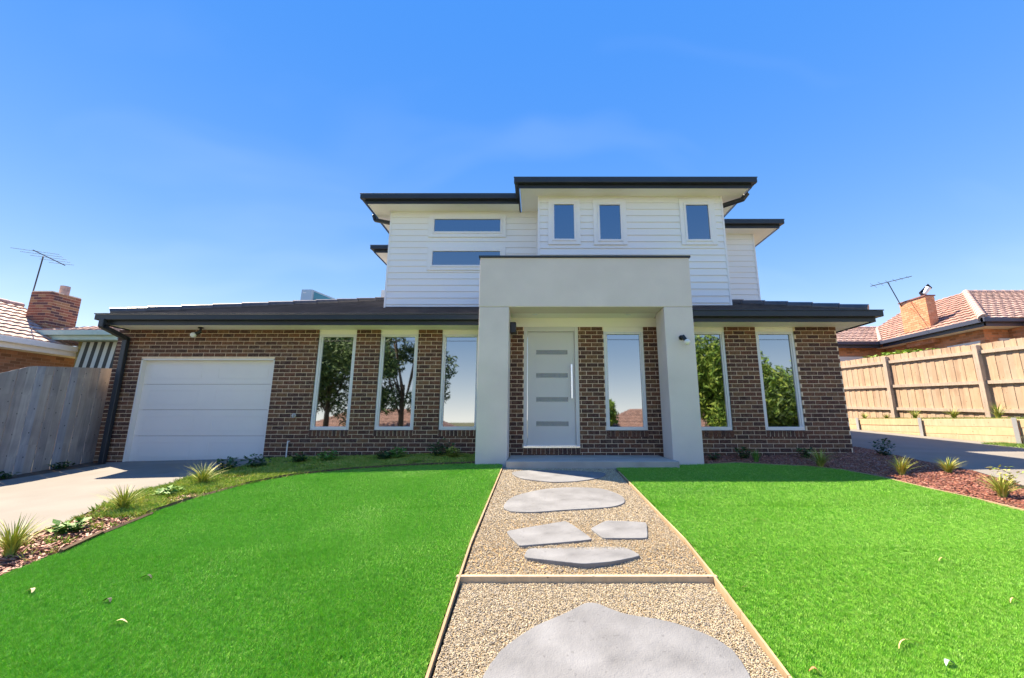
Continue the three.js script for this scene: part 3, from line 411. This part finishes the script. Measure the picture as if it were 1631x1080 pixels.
function leafPlant(x, z, n, h, r, cols, label, size = 0.05, name = 'leafy_plant', group = 'leafy plants against the house wall') {
  const pos = [], colr = [];
  const leaf = (p, dir, s, c) => { const side = V(dir.z, 0, -dir.x).normalize().multiplyScalar(s * 0.38), tip = p.clone().addScaledVector(dir, s), mid = p.clone().addScaledVector(dir, s * 0.45).add(V(0, s * 0.1, 0)); const A = mid.clone().add(side), B = mid.clone().sub(side); for (const v of [p, A, tip, p, tip, B]) pos.push(v.x, v.y, v.z); for (let i = 0; i < 6; i++) colr.push(...c); };
  for (let i = 0; i < n; i++) { const a = rnd() * 6.283, q = Math.sqrt(rnd()), t = rnd(), p = V(Math.cos(a) * r * q * (0.4 + t * 0.6), h * t * (1 - 0.35 * q), Math.sin(a) * r * q * (0.4 + t * 0.6)); const b = rnd() * 6.283; leaf(p, V(Math.cos(b), rr(-0.2, 0.9), Math.sin(b)).normalize(), size * rr(0.6, 1.3), cols[Math.floor(rnd() * cols.length)]); }
  const g = new THREE.BufferGeometry(); g.setAttribute('position', new THREE.Float32BufferAttribute(pos, 3)); g.setAttribute('color', new THREE.Float32BufferAttribute(colr, 3)); g.computeVertexNormals();
  const m = mesh(name, g, M.leafV); m.position.set(x, gY(x, z) - 0.01, z); return tag(m, label, 'plant', group);
}
const lime = [[0.34, 0.36, 0.05], [0.26, 0.32, 0.05], [0.44, 0.42, 0.10], [0.18, 0.26, 0.04]], deep = [[0.03, 0.09, 0.02], [0.05, 0.14, 0.03], [0.02, 0.06, 0.02]], mid = [[0.10, 0.26, 0.03], [0.07, 0.20, 0.03], [0.16, 0.32, 0.05]];
const at = (px, py) => G(px, py);
let q = at(15, 886); grassPlant(q.x, q.y, 110, 0.36, 0.28, lime, 'tall yellow green strappy plant by the bark mulch and driveway edge');
q = at(195, 815); grassPlant(q.x, q.y, 120, 0.34, 0.34, lime, 'wide spiky strappy plant halfway along the weedy driveway bed');
q = at(322, 772); grassPlant(q.x, q.y, 130, 0.36, 0.36, lime, 'bright strappy clump on the bed where the garage driveway ends');
q = at(110, 848); leafPlant(q.x, q.y, 80, 0.12, 0.16, mid, 'low green rosette weed beside the bark mulch patch', 0.09, 'rosette_weed', 'weeds in the driveway bed');
q = at(268, 790); leafPlant(q.x, q.y, 90, 0.12, 0.14, mid, 'small green weed between two spiky strappy plants', 0.08, 'rosette_weed', 'weeds in the driveway bed');
for (const [px, py, h, r, c, lab] of [[362, 750, 0.26, 0.22, deep, 'dark leafy plant in front of the garage door corner'], [408, 746, 0.28, 0.24, deep, 'dark bushy plant between garage door and brick wall'], [476, 739, 0.22, 0.17, deep, 'small dark plant under the white wall pipe'], [523, 736, 0.24, 0.2, mid, 'green plant under the window nearest the garage'], [612, 733, 0.2, 0.2, deep, 'low dark green plant under the middle window'], [634, 732, 0.28, 0.2, mid, 'leafy green plant at the brick between two windows'], [700, 729, 0.42, 0.3, deep, 'tall dark shrub against the wall near the portico pillar'], [722, 731, 0.26, 0.15, lime, 'yellow green sprig beside the tall dark shrub']]) { q = at(px, py); leafPlant(q.x, q.y, 260, h, r, c, lab, 0.06); }
q = at(1137, 733); leafPlant(q.x, q.y, 120, 0.16, 0.14, deep, 'small dark plant at the foot of the lamp pillar', 0.05);
q = at(1186, 731); leafPlant(q.x, q.y, 160, 0.28, 0.16, deep, 'dark shrub under the brick between the two right windows', 0.06);
q = at(1205, 737); grassPlant(q.x, q.y, 90, 0.26, 0.14, mid, 'green upright strappy plant in the shaded strip by the brick');
q = at(1284, 730); leafPlant(q.x, q.y, 140, 0.24, 0.14, deep, 'dark shrub behind the pale strappy clump at the house corner', 0.06);
q = at(1308, 745); grassPlant(q.x, q.y, 140, 0.36, 0.40, lime, 'pale arching strappy clump at the corner of the lawn');
q = at(1410, 726); leafPlant(q.x, q.y, 220, 0.36, 0.2, deep, 'dark leafy shrub in the shaded mulch by the house corner', 0.06);
q = at(1437, 757); grassPlant(q.x, q.y, 120, 0.32, 0.30, lime, 'upright yellow strappy plant in mulch beside the dark leafy shrub');
q = at(1511, 753); grassPlant(q.x, q.y, 120, 0.26, 0.30, lime, 'low strappy plant in mulch along the driveway kerb');
q = at(1598, 793); grassPlant(q.x, q.y, 140, 0.30, 0.26, lime, 'bushy strappy plant in mulch with a leafy weed behind it');
q = at(1606, 776); leafPlant(q.x, q.y, 110, 0.32, 0.16, lime, 'thin leafy weed standing behind the bushy strappy plant', 0.05, 'leafy_weed', 'weeds in the mulch bed');
// fallen leaves and bark on the turf
for (const [px, py, L, c, lab] of [[50, 946, 0.09, 0, 'pale curled gum leaf on the left lawn near the mulch'], [190, 997, 0.10, 0, 'pale gum leaf in the middle of the left lawn'], [235, 924, 0.09, 1, 'dark thin leaf high on the left lawn'], [172, 962, 0.08, 1, 'dark thin leaf between the pale leaves'], [1442, 1030, 0.2, 2, 'long bent bark strip on the right lawn'], [1615, 962, 0.1, 2, 'crooked tan twig at the edge of the right lawn'], [1190, 943, 0.12, 2, 'forked tan twig near the path edging'], [1511, 1063, 0.07, 3, 'grey blue leaf low on the right lawn'], [1298, 1076, 0.06, 4, 'reddish dry leaf beside the path edging'], [1208, 832, 0.14, 2, 'tan twig far up the right lawn'], [1502, 896, 0.1, 2, 'thin tan twig in the middle of the right lawn']]) {
  const p = at(px, py), pos = [], a = rnd() * 0.8 - 0.4, S = 6; let pv = null; for (let k = 0; k <= S; k++) { const t = k / S - 0.5, w = (c === 2 ? 0.004 : 0.011) * (1 - 4 * t * t) + 0.0012, x = t * L, y = 0.014 + 0.012 * Math.cos(t * 5), z = t * t * L * 0.7; const A = V(x, y, z - w), B = V(x, y + 0.003, z + w); if (pv) pos.push(pv[0], pv[1], B, pv[0], B, A); pv = [A, B]; }
  const g = new THREE.BufferGeometry(); g.setAttribute('position', new THREE.Float32BufferAttribute(pos.flatMap(v => [v.x, v.y, v.z]), 3)); g.computeVertexNormals(); const m = mesh('fallen_leaf', g, std({ color: col(...[[0.55, 0.48, 0.28], [0.05, 0.06, 0.04], [0.55, 0.36, 0.2], [0.25, 0.38, 0.36], [0.5, 0.2, 0.1]][c]), roughness: 0.7, side: THREE.DoubleSide })); m.position.set(p.x, gY(p.x, p.y) + 0.012, p.y); m.rotation.y = a; tag(m, lab, 'leaf', 'litter on the turf');
}

// ---------- right side: retaining wall, fence ----------
{
  const W = 11.05, rw = grp('retaining_wall', null); tag(rw, 'low retaining wall of stacked timber sleepers with steel posts along the driveway', 'wall');
  const posts = [8.0, 9.6, 11.97, 14.3, 16.7, 19.1, 21.5], top = (d) => H + 0.02 + 0.004 * (d - 9);
  for (let i = 0; i < posts.length - 1; i++) for (let k = 0; k < 4; k++) { const a = posts[i], b = posts[i + 1], m = (a + b) / 2, y1 = top(m) - k * 0.2; const s = mesh('sleeper', rbx(W, W + 0.06, y1 - 0.195, y1, -b + 0.03, -a - 0.03, 0.008), M.sleeper[(i + k) % 2], rw); s.position.x = h2(i, k) * 0.012; }
  for (const d of posts) mesh('steel_post', merge([bx(W - 0.045, W - 0.035, H - 0.95, top(d) + 0.03, -d - 0.05, -d + 0.05), bx(W - 0.035, W + 0.02, H - 0.95, top(d) + 0.025, -d - 0.006, -d + 0.006)]), M.galv, rw);
  struct(mesh('garden_strip', sheet([v2(W + 0.02, 3), v2(W + 0.02, 22), v2(14.5, 22), v2(14.5, 3)], 0, (x, z) => H - 0.03 + 0.03 * (x - W)), M.soil));
  // paling fence, rails and posts on the near side
  const Fx = 12.05, fy0 = H + 0.03, fn = grp('paling_fence', null); tag(fn, 'tan timber paling fence with grey posts above the sleeper wall', 'fence');
  const fposts = [4.6, 7.65, 10.98, 13.9, 16.8, 19.7, 22], fTop = (d) => H + 2.0 + 0.045 * (d - 10);
  for (let d = 4.6, i = 0; d < 22; d += 0.137, i++) { const p = mesh('paling', bx(Fx + 0.0, Fx + 0.016, fy0 + rr(0, 0.02), fTop(d) + rr(-0.012, 0.012), -d - 0.134, -d), M.palTan[Math.floor(rnd() * 4)], fn); p.position.x = (i % 2) * 0.01; }
  for (let i = 0; i < fposts.length - 1; i++) for (const f of [0.17, 0.92, 1.74]) { const a = fposts[i], b = fposts[i + 1], ya = fTop(a) - 2.0 + f - 0.02, yb = fTop(b) - 2.0 + f - 0.02; const r = mesh('rail', poly([[V(Fx - 0.05, ya, -a), V(Fx - 0.05, yb, -b), V(Fx - 0.05, yb + 0.09, -b), V(Fx - 0.05, ya + 0.09, -a)].reverse(), [V(Fx - 0.05, ya + 0.09, -a), V(Fx - 0.05, yb + 0.09, -b), V(Fx, yb + 0.09, -b), V(Fx, ya + 0.09, -a)].reverse(), [V(Fx - 0.05, ya, -a), V(Fx, ya, -a), V(Fx, yb, -b), V(Fx - 0.05, yb, -b)].reverse()]), M.postGrey, fn); }
  for (const d of fposts) mesh('post', rbx(Fx - 0.12, Fx - 0.002, H - 0.1, fTop(d) - 0.05, -d - 0.065, -d + 0.065, 0.006), M.postGrey, fn);
  const capG = []; for (let i = 0; i < fposts.length - 1; i++) { const a = fposts[i], b = fposts[i + 1]; }
  for (const [px, d, h, lab] of [[1368, 13.8, 0.3, 'small strappy plant at the far end of the raised strip'], [1402, 12.8, 0.22, 'tiny strappy plant above the sleeper wall near the first steel post'], [1447, 12.1, 0.36, 'strappy plant above the sleeper wall by the fence post'], [1508, 11.3, 0.36, 'strappy plant above the sleeper wall in mid bay'], [1577, 10.4, 0.48, 'tall strappy plant at the foot of the second fence post']]) { const x = 11.6; const m = grassPlant(x, -(x / ((px - CX) / F) * 1.0), 90, h, h * 0.8, lime, lab, 'strappy plants above the sleeper wall'); m.position.y = H + 0.0; }
  const sg = tuft(9, 0.06, 0.012, 0.05, 0.8); tag(scatter('strip_grass', sg, white(), 2500, () => { const x = rr(11.12, 12.0), z = -rr(7.5, 15); return { x, z, y: H - 0.03 + 0.03 * (x - W), ry: rnd() * 6, s: rr(0.6, 1.6) }; }, [[0.2, 0.28, 0.05], [0.3, 0.3, 0.1], [0.14, 0.24, 0.04]]), 'patchy grass on the raised strip under the paling fence', 'grass');
  tag(scatter('verge_grass', sg, white(), 900, () => { const x = rr(10.5, 11.0), z = -rr(8.2, 9.9); return { x, z, y: gY(x, z), ry: rnd() * 6, s: rr(0.6, 1.3) }; }, [[0.2, 0.3, 0.05], [0.14, 0.26, 0.04]]), 'grass patch at the foot of the sleeper wall', 'grass');
  const hedge = leafPlant(13.0, -14.6, 900, 0.5, 0.9, [[0.25, 0.36, 0.05], [0.16, 0.30, 0.04], [0.36, 0.42, 0.08]], 'light green bush showing over the paling fence', 0.12, 'hedge_bush', 'bushes behind the fence'); hedge.position.y = H + 1.95; hedge.scale.set(1, 1, 1.8);
  mesh('stem', bar(V(0, -2.2, 0), V(0, 0.2, 0), 0.05, 6), M.postGrey, hedge);
}
// ---------- left fence ----------
{
  const fn = grp('paling_fence', null); tag(fn, 'grey weathered timber paling fence beside the garage', 'fence'); const Fx = -9.36;
  const top = (d) => H + (d > 7.52 ? 0.98 + 0.09 * (d - 7.52) : d > 7.1 ? 0.98 - 0.45 * (7.52 - d) : 0.79 - 0.07 * (7.1 - d));
  let d = 2.5, i = 0; while (d < 12) { const w = rr(0.125, 0.15), yb = gY(Fx, -d) - 0.03 + rr(0, 0.03); const m = mesh('paling', poly([[V(0.016, yb, -d), V(0.016, yb, -d - w + 0.004), V(0.016, top(d + w) + 0.004, -d - w + 0.004), V(0.016, top(d), -d)], [V(0, yb, -d - w + 0.004), V(0, yb, -d), V(0, top(d), -d), V(0, top(d + w) + 0.004, -d - w + 0.004)], [V(0, yb, -d), V(0.016, yb, -d), V(0.016, top(d), -d), V(0, top(d), -d)], [V(0.016, yb, -d - w + 0.004), V(0, yb, -d - w + 0.004), V(0, top(d + w), -d - w + 0.004), V(0.016, top(d + w), -d - w + 0.004)], [V(0, top(d), -d), V(0.016, top(d), -d), V(0.016, top(d + w), -d - w + 0.004), V(0, top(d + w), -d - w + 0.004)]]), M.palGrey[Math.floor(rnd() * 4)], fn); m.position.set(Fx + (i % 2) * 0.013 + rr(0, 0.003), 0, 0); d += w; i++; }
  for (const f of [0.3, 1.0, 1.6]) mesh('rail', bx(Fx - 0.05, Fx - 0.002, H - 0.98 + f, H - 0.9 + f, -12, -2.5), M.postGrey, fn);
  struct(mesh('garden_bed', sheet([v2(Fx - 0.3, 12), v2(xL + 0.02, 12), v2(xL + 0.02, 8.8), v2(-8.6, 8.8), v2(-8.6, 4), v2(Fx - 0.3, 4)], -0.004, gY), M.soil));
  for (const [dd, lab] of [[7.3, 'dark weeds at the foot of the grey fence'], [8.2, 'small dark weed at the fence corner by the garage']]) leafPlant(-9.15, -dd, 120, 0.14, 0.2, deep, lab, 0.06, 'fence_weed', 'weeds along the grey fence');
}
// ---------- neighbours ----------
function wallTexBrick(base, mort) { return tex(512, 1.92, (u, v) => { const rows = 22, row = Math.floor(v * rows), o = (row % 2) * 0.5, cu = u * 8 + o, fx = cu % 1, fy = (v * rows) % 1; const k = h2(Math.floor(cu) % 8, row); const m = fx < 0.045 || fy < 0.12; return m ? sc(mort, 0.9 + 0.2 * h2(u * 512, v * 512)) : sc(base, (0.65 + 0.7 * k) * (0.85 + 0.3 * fbm(u * 30, v * 30, 3, 30))); }); }
M.brickOld = std({ map: wallTexBrick([0.26, 0.13, 0.08], [0.3, 0.2, 0.14]), roughness: 0.9 });
M.brickYellow = std({ map: wallTexBrick([0.36, 0.30, 0.11], [0.34, 0.28, 0.14]), roughness: 0.9 });
M.brickOrange = std({ map: wallTexBrick([0.55, 0.25, 0.13], [0.5, 0.34, 0.24]), roughness: 0.9 });
M.mint = std({ map: mottled([0.45, 0.62, 0.56], 0.15, 6, 1, 256), roughness: 0.6 });
M.navy = std({ color: col(0.05, 0.06, 0.10), roughness: 0.4 });
function antenna(base, top, boomA, boomB, label, els) { const a = grp('tv_antenna', null); tag(a, label, 'antenna', 'roof antennas'); mesh('mast', bar(base, top, 0.018), M.dark, a); mesh('boom', bar(boomA, boomB, 0.014), M.dark, a); const v = boomB.clone().sub(boomA); for (let i = 0; i < els; i++) { const c = boomA.clone().addScaledVector(v, (i + 0.4) / els), l = 0.52 - 0.3 * i / els; mesh('element', bar(c.clone().add(V(l * 0.75, 0.02, -l * 0.6)), c.clone().add(V(-l * 0.75, -0.02, l * 0.6)), 0.006, 4), M.dark, a); } return a; }
function chimneyBricks(parent, x0, x1, y0, y1, z0, z1, mats, mort) {
  const ch = grp('chimney', parent); mesh('mortar', bx(x0 + 0.006, x1 - 0.006, y0, y1 - 0.005, z0 + 0.006, z1 - 0.006), mort, ch); let r = 0;
  for (let y = y0; y < y1 - 0.05; y += 0.086, r++) { const o = (r % 2) * 0.12; for (let x = x0 - o; x < x1 - 0.02; x += 0.24) { const a = Math.max(x0, x), b = Math.min(x1, x + 0.23); if (b - a > 0.03) mesh('brick', bx(a, b, y, y + 0.076, z1 - 0.08, z1), mats[Math.floor(rnd() * mats.length)], ch); } for (const side of [0, 1]) for (let z = z1 - 0.082 + (r % 2 ? 0.12 : 0); z > z0 + 0.03; z -= 0.24) { const a = Math.max(z0, z - 0.23), b = Math.min(z, z1 - 0.082); if (b - a > 0.03) mesh('brick', side ? bx(x1 - 0.08, x1, y, y + 0.076, a, b) : bx(x0, x0 + 0.08, y, y + 0.076, a, b), mats[Math.floor(rnd() * mats.length)], ch); } }
  return ch;
}
{ // left neighbour
  const n = grp('neighbour_house', null); tag(n, 'older brick house with pale tiled roof behind the grey fence', 'house');
  const e = H + 2.15, x0 = -14.5, yb = H - 1.2;
  mesh('wall', bx(-22, x0 - 0.45, yb, e, -13.2, -8), M.brickOld, n); mesh('wall', bx(-14.42, -12.95, yb, H + 2.44, -20, -12.66), M.brickYellow, n);
  roofPatch(V(x0, e + 0.1, -13.0), V(x0, e + 0.1, -7), V(-17, H + 3.68, -13.0), V(-17, H + 3.68, -9.5), M.terraPale, 'roof_tiles', n, { wave: 0.025, per: 0.24, course: 0.3, lift: 0.04 });
  roofPatch(V(x0 - 0.2, e + 0.3, -13.0), V(-19.5, e + 0.1, -13.0), V(-17, H + 3.68, -13.02), V(-17.1, H + 3.68, -13.02), M.terraPale, 'roof_tiles', n, {});
  caps(V(-17, H + 3.7, -13), V(-17, H + 3.7, -9.5), M.ridge, n, 0.12, 0.4); caps(V(-17, H + 3.7, -9.5), V(-14.5, e + 0.12, -7), M.ridge, n, 0.12, 0.4);
  mesh('gutter', rbx(x0 - 0.02, x0 + 0.1, e - 0.06, e + 0.1, -13.1, -7, 0.01), M.white, n); mesh('fascia', bx(x0 - 0.06, x0 - 0.02, e - 0.2, e + 0.06, -13.1, -7), M.white, n); mesh('soffit', bx(x0 - 0.46, x0 - 0.06, e - 0.2, e - 0.18, -13.1, -7), M.soffit, n);
  const m = H + 2.52; mesh('mint_gutter', merge([rbx(-15.3, -12.7, m, m + 0.15, -12.2, -12.08, 0.012), rbx(-15.3, -12.76, m - 0.13, m, -12.24, -12.18, 0.008)]), M.mint, n);
  mesh('soffit', bx(-14.42, -12.76, m - 0.1, m - 0.08, -12.7, -12.2), M.mint, n);
  roofPatch(V(-15.3, m + 0.13, -12.1), V(-12.7, m + 0.13, -12.1), V(-15.3, m + 0.95, -15), V(-14.7, m + 0.95, -15), M.terraPale, 'roof_tiles', n, { wave: 0.025, per: 0.24, course: 0.3, lift: 0.04 }); caps(V(-12.7, m + 0.16, -12.1), V(-14.7, m + 0.98, -15), M.ridge, n, 0.1, 0.4);
  const c0 = P(84, 463, 12.5); chimneyBricks(n, c0.x - 0.66, c0.x, H + 2.3, c0.y, -13.35, -12.5, [M.brickC1 ??= std({ color: col(0.24, 0.09, 0.06), roughness: 0.9, bumpMap: bumpNoise(24, 0.3, 128), bumpScale: 0.003 }), std({ color: col(0.30, 0.12, 0.075), roughness: 0.9 }), std({ color: col(0.34, 0.19, 0.10), roughness: 0.9 }), std({ color: col(0.12, 0.06, 0.06), roughness: 0.9 })], M.mortar);
  const pot = new THREE.CylinderGeometry(0.12, 0.12, 0.3, 14); pot.translate(c0.x - 0.1, c0.y + 0.12, -12.9); mesh('chimney_pot', pot.toNonIndexed(), M.ridge, n);
  // striped metal awning over the side window
  const aw = grp('awning', n), a0 = P(131, 549, 12.6), a1 = P(192, 549, 12.6); for (let i = 0; i < 11; i++) { const x = a0.x + (a1.x - a0.x) * i / 10.0 - 0.02, w = (a1.x - a0.x) / 10; mesh('slat', poly([[V(x, H + 2.4, -12.62), V(x + w, H + 2.4, -12.62), V(x + w, H + 1.3, -12.5), V(x, H + 1.3, -12.5)].reverse(), [V(x, H + 2.38, -12.63), V(x + w, H + 2.38, -12.63), V(x + w, H + 1.28, -12.51), V(x, H + 1.28, -12.51)]]), i % 2 ? (M.awDark ??= std({ color: col(0.06, 0.07, 0.06), roughness: 0.6 })) : (M.awLight ??= std({ color: col(0.62, 0.68, 0.62), roughness: 0.5 })), aw); }
  const t = P(69, 408, 12.3), b = P(47, 484, 12.6); antenna(b, t, P(52, 398, 12.0), P(104, 423, 12.6), 'thin roof antenna strapped to the brown brick chimney', 5);
}
{ // right neighbour
  const n = grp('neighbour_house', null); tag(n, 'orange brick house with weathered terracotta roof behind the tan fence', 'house');
  const e = H + 3.3, ap = V(18.5, H + 5.4, -16.9); const A = V(15, e, -17.5), B = V(14.9, e, -13.25);
  mesh('wall', bx(15.45, 24, H - 0.5, e, -17.8, -13.8), M.brickOrange, n); mesh('wall', bx(13.2, 24, H - 0.5, e, -23, -17.95), M.brickOrange, n); mesh('wall', bx(16.3, 24, H - 0.5, e, -13.8, -10.5), M.brickOrange, n);
  const o = { wave: 0.025, per: 0.26, course: 0.32, lift: 0.045 };
  roofPatch(V(15, e, -19.8), B, V(18.5, H + 5.4, -19.8), ap, M.terra, 'roof_tiles', n, o);
  roofPatch(B, V(24, e, -12.4), ap, V(24, H + 5.4, -16.9), M.terraPale, 'roof_tiles', n, o);
  roofPatch(V(12.7, e, -17.5), A, V(13.6, H + 4.45, -19.8), V(16.9, H + 4.45, -19.8), M.terraPale, 'roof_tiles', n, o);
  roofPatch(V(12.7, e, -22), V(12.7, e, -17.5), V(13.6, H + 4.45, -19.8), V(13.6, H + 4.45, -19.8), M.terra, 'roof_tiles', n, o);
  caps(B.clone().add(V(0, 0.05, 0)), ap, M.ridge, n, 0.13, 0.4); caps(ap, V(24, H + 5.4, -16.9), M.ridge, n, 0.13, 0.4); caps(A.clone().add(V(0, 0.05, 0)), V(16.9, H + 4.45, -19.8), M.ridge, n, 0.1, 0.4, 'valley_flashing'); caps(V(13.6, H + 4.47, -19.8), V(17, H + 4.47, -19.8), M.ridge, n, 0.12, 0.4);
  mesh('gutter', merge([rbx(14.86, 15.0, e - 0.1, e + 0.05, -17.5, -13.2, 0.01), rbx(14.86, 24, e - 0.1, e + 0.05, -13.3, -13.16, 0.01), rbx(12.6, 15, e - 0.1, e + 0.05, -17.5, -17.38, 0.01)]), M.navy, n);
  mesh('fascia', merge([bx(15.0, 15.03, e - 0.22, e, -17.4, -13.3), bx(15.0, 24, e - 0.22, e, -13.33, -13.3), bx(12.7, 15, e - 0.22, e, -17.56, -17.53)]), M.navy, n); mesh('soffit', bx(15.03, 24, e - 0.22, e - 0.2, -17.8, -13.33), M.soffit, n);
  const ch = chimneyBricks(n, 15.2, 15.56, H + 2.9, H + 4.75, -16.5, -15.35, [std({ color: col(0.60, 0.27, 0.15), roughness: 0.9 }), std({ color: col(0.55, 0.24, 0.13), roughness: 0.9 }), std({ color: col(0.64, 0.32, 0.19), roughness: 0.9 })], std({ color: col(0.6, 0.36, 0.25), roughness: 0.95 }));
  const top = H + 4.75; mesh('chimney_cap', rbx(15.17, 15.59, top, top + 0.05, -16.53, -15.32, 0.006), std({ color: col(0.22, 0.10, 0.10), roughness: 0.9 }), n);
  { const cw = grp('chimney_cowl', n), x = 15.32, z = -15.5; mesh('bracket', merge([bar(V(x - 0.14, top + 0.05, z), V(x + 0.05, top + 0.13, z), 0.018), bar(V(x + 0.18, top + 0.05, z), V(x + 0.03, top + 0.13, z), 0.018)]), M.black, cw); const g = new THREE.CylinderGeometry(0.10, 0.07, 0.34, 14); g.rotateZ(-0.7); g.translate(x + 0.1, top + 0.25, z); mesh('flue', g.toNonIndexed(), M.white, cw); const h = new THREE.CylinderGeometry(0.11, 0.11, 0.5, 14, 1, false, 0, Math.PI); h.rotateY(Math.PI / 2); h.rotateZ(-0.85); h.translate(x + 0.13, top + 0.31, z); mesh('hood', h.toNonIndexed(), M.navy, cw); }
  for (const [a, b, y0, y1] of [[15.9, 17.3, 1.3, 2.75]]) { const z = -13.79; const w = grp('window', n); mesh('frame', bx(a, b, H + y0, H + y1, z, z + 0.04), M.white, w); mesh('pane', bx(a + 0.5, a + 0.9, H + y0 + 0.1, H + y1 - 0.1, z + 0.04, z + 0.05), M.glassUp, w); mesh('pane', bx(a + 0.97, b - 0.07, H + y0 + 0.1, H + y1 - 0.1, z + 0.04, z + 0.05), M.glassUp, w); }
  { const w = grp('window', n), x = 15.44; mesh('frame', bx(x - 0.03, x, H + 1.2, H + 2.7, -16.0 + 0.9, -13.95), M.white, w); mesh('pane', bx(x - 0.04, x - 0.03, H + 1.3, H + 2.6, -14.5, -14.05), M.glassUp, w); }
  { const w = grp('window', n); mesh('frame', bx(13.4, 14.6, H + 1.5, H + 2.75, -17.94, -17.9), M.white, w); mesh('pane', bx(13.5, 14.5, H + 1.6, H + 2.5, -17.9, -17.89), M.glassUp, w); }
  const t = P(1424, 446, 16.0); antenna(V(15.3, top - 0.3, -16.45), V(t.x, t.y, -16.3), P(1387, 456, 16.0), P(1452, 440, 16.8), 'thin roof antenna beside the orange brick chimney', 6);
}
// ---------- across the street, mirrored in the front windows ----------
function tree(x, z, h, r, cols, label, yb, gap = 0.5, n = 8000) {
  const t = grp('street_tree', null, x, yb, z); tag(t, label, 'tree', 'trees across the street');
  const tr = new THREE.CylinderGeometry(0.16, 0.3, h * 0.5, 8); tr.translate(0, h * 0.25, 0); const l = [tr.toNonIndexed()]; for (let i = 0; i < 7; i++) { const a = rnd() * 6.28; l.push(bar(V(0, h * rr(0.25, 0.48), 0), V(Math.cos(a) * r * 0.7, h * rr(0.55, 0.85), Math.sin(a) * r * 0.7), 0.07)); } mesh('trunk', merge(l.map(g => { g.deleteAttribute('uv'); return g; })), std({ color: col(0.12, 0.085, 0.06), roughness: 0.95 }), t);
  const pos = [], cl = []; const cl0 = []; for (let i = 0; i < 22; i++) { const a = rnd() * 6.28, q = Math.sqrt(rnd()); cl0.push([Math.cos(a) * r * q, h * rr(0.38, 0.97), Math.sin(a) * r * q, r * rr(0.25, gap)]); }
  for (let i = 0; i < n; i++) { const c = cl0[i % 22], u = V(rnd() - 0.5, rnd() - 0.5, rnd() - 0.5).normalize().multiplyScalar(c[3] * Math.cbrt(rnd())), p = V(c[0], c[1], c[2]).add(u), s = rr(0.16, 0.34), a = V(rnd() - 0.5, rnd() - 0.5, rnd() - 0.5).normalize().multiplyScalar(s), b = V(rnd() - 0.5, rnd() - 0.5, rnd() - 0.5).normalize().multiplyScalar(s * 0.6); for (const v of [p.clone().sub(a), p.clone().add(b), p.clone().add(a)]) pos.push(v.x, v.y, v.z); const c3 = cols[Math.floor(rnd() * cols.length)]; for (let k = 0; k < 3; k++) cl.push(...c3); }
  const g = new THREE.BufferGeometry(); g.setAttribute('position', new THREE.Float32BufferAttribute(pos, 3)); g.setAttribute('color', new THREE.Float32BufferAttribute(cl, 3)); g.computeVertexNormals(); mesh('crown', g, M.leafV, t);
}
const gum = [[0.10, 0.17, 0.05], [0.15, 0.23, 0.07], [0.07, 0.12, 0.04]], bright = [[0.20, 0.32, 0.04], [0.28, 0.36, 0.05], [0.14, 0.26, 0.04]];
tree(-18.2, 18.5, 12.5, 4.0, gum, 'dense dark green tree across the street facing the garage side', H - 3.3, 0.62, 26000);
tree(-11.4, 17.5, 12.5, 3.3, gum, 'open crowned gum tree with hanging branches across the street', H - 3.3, 0.42, 9000);
tree(15.6, 18, 9, 3.6, bright, 'yellow green tree across the street facing the lamp pillar', H - 3.3, 0.6, 22000);
tree(20.6, 17, 8.4, 3.4, [...gum, ...bright], 'broad mixed green tree across the street at the driveway side', H - 3.3, 0.6, 22000);
tree(6.6, 24, 5.2, 1.7, bright, 'small bright tree in front of the terracotta roof across the street', H - 3.5, 0.5, 7000);
for (const [x, w, lab] of [[-17, 15, 'low house with terracotta roof across the street behind the gum trees'], [15, 17, 'low house with terracotta roof across the street behind the yellow green tree']]) {
  const n = grp('street_house', null); tag(n, lab, 'house', 'houses across the street'); const y = H - 1.1, z0 = 25, z1 = 33; mesh('wall', bx(x - w / 2, x + w / 2, H - 4.2, y, z0, z1), M.brickOrange, n);
  const a = V(x - w / 2 - 0.5, y, z0 - 0.5), b = V(x + w / 2 + 0.5, y, z0 - 0.5), c = V(x + w / 2 + 0.5, y, z1 + 0.5), d = V(x - w / 2 - 0.5, y, z1 + 0.5), r0 = V(x - w / 2 + 4, y + 2.3, 29), r1 = V(x + w / 2 - 4, y + 2.3, 29);
  roofPatch(b, a, r1, r0, M.terra, 'roof_tiles', n, { lift: 0.05 }); roofPatch(a, d, r0, r0, M.terra, 'roof_tiles', n, { lift: 0.05 }); roofPatch(c, b, r1, r1, M.terra, 'roof_tiles', n, { lift: 0.05 }); roofPatch(d, c, r0, r1, M.terra, 'roof_tiles', n, { lift: 0.05 });
  for (const k of [-0.28, 0.2]) { const wn = grp('window', n); mesh('frame', bx(x + w * k - 1, x + w * k + 1, H - 2.9, H - 1.5, z0 - 0.05, z0), M.white, wn); mesh('pane', bx(x + w * k - 0.9, x + w * k + 0.9, H - 2.8, H - 1.6, z0 - 0.06, z0 - 0.05), M.glassUp, wn); }
}
tag(mesh('power_line', bar(V(-60, H + 5.9, 13), V(60, H + 5.9, 13), 0.02, 5), M.black), 'thin overhead power line along the street', 'cable');
renderer.render(scene, camera);
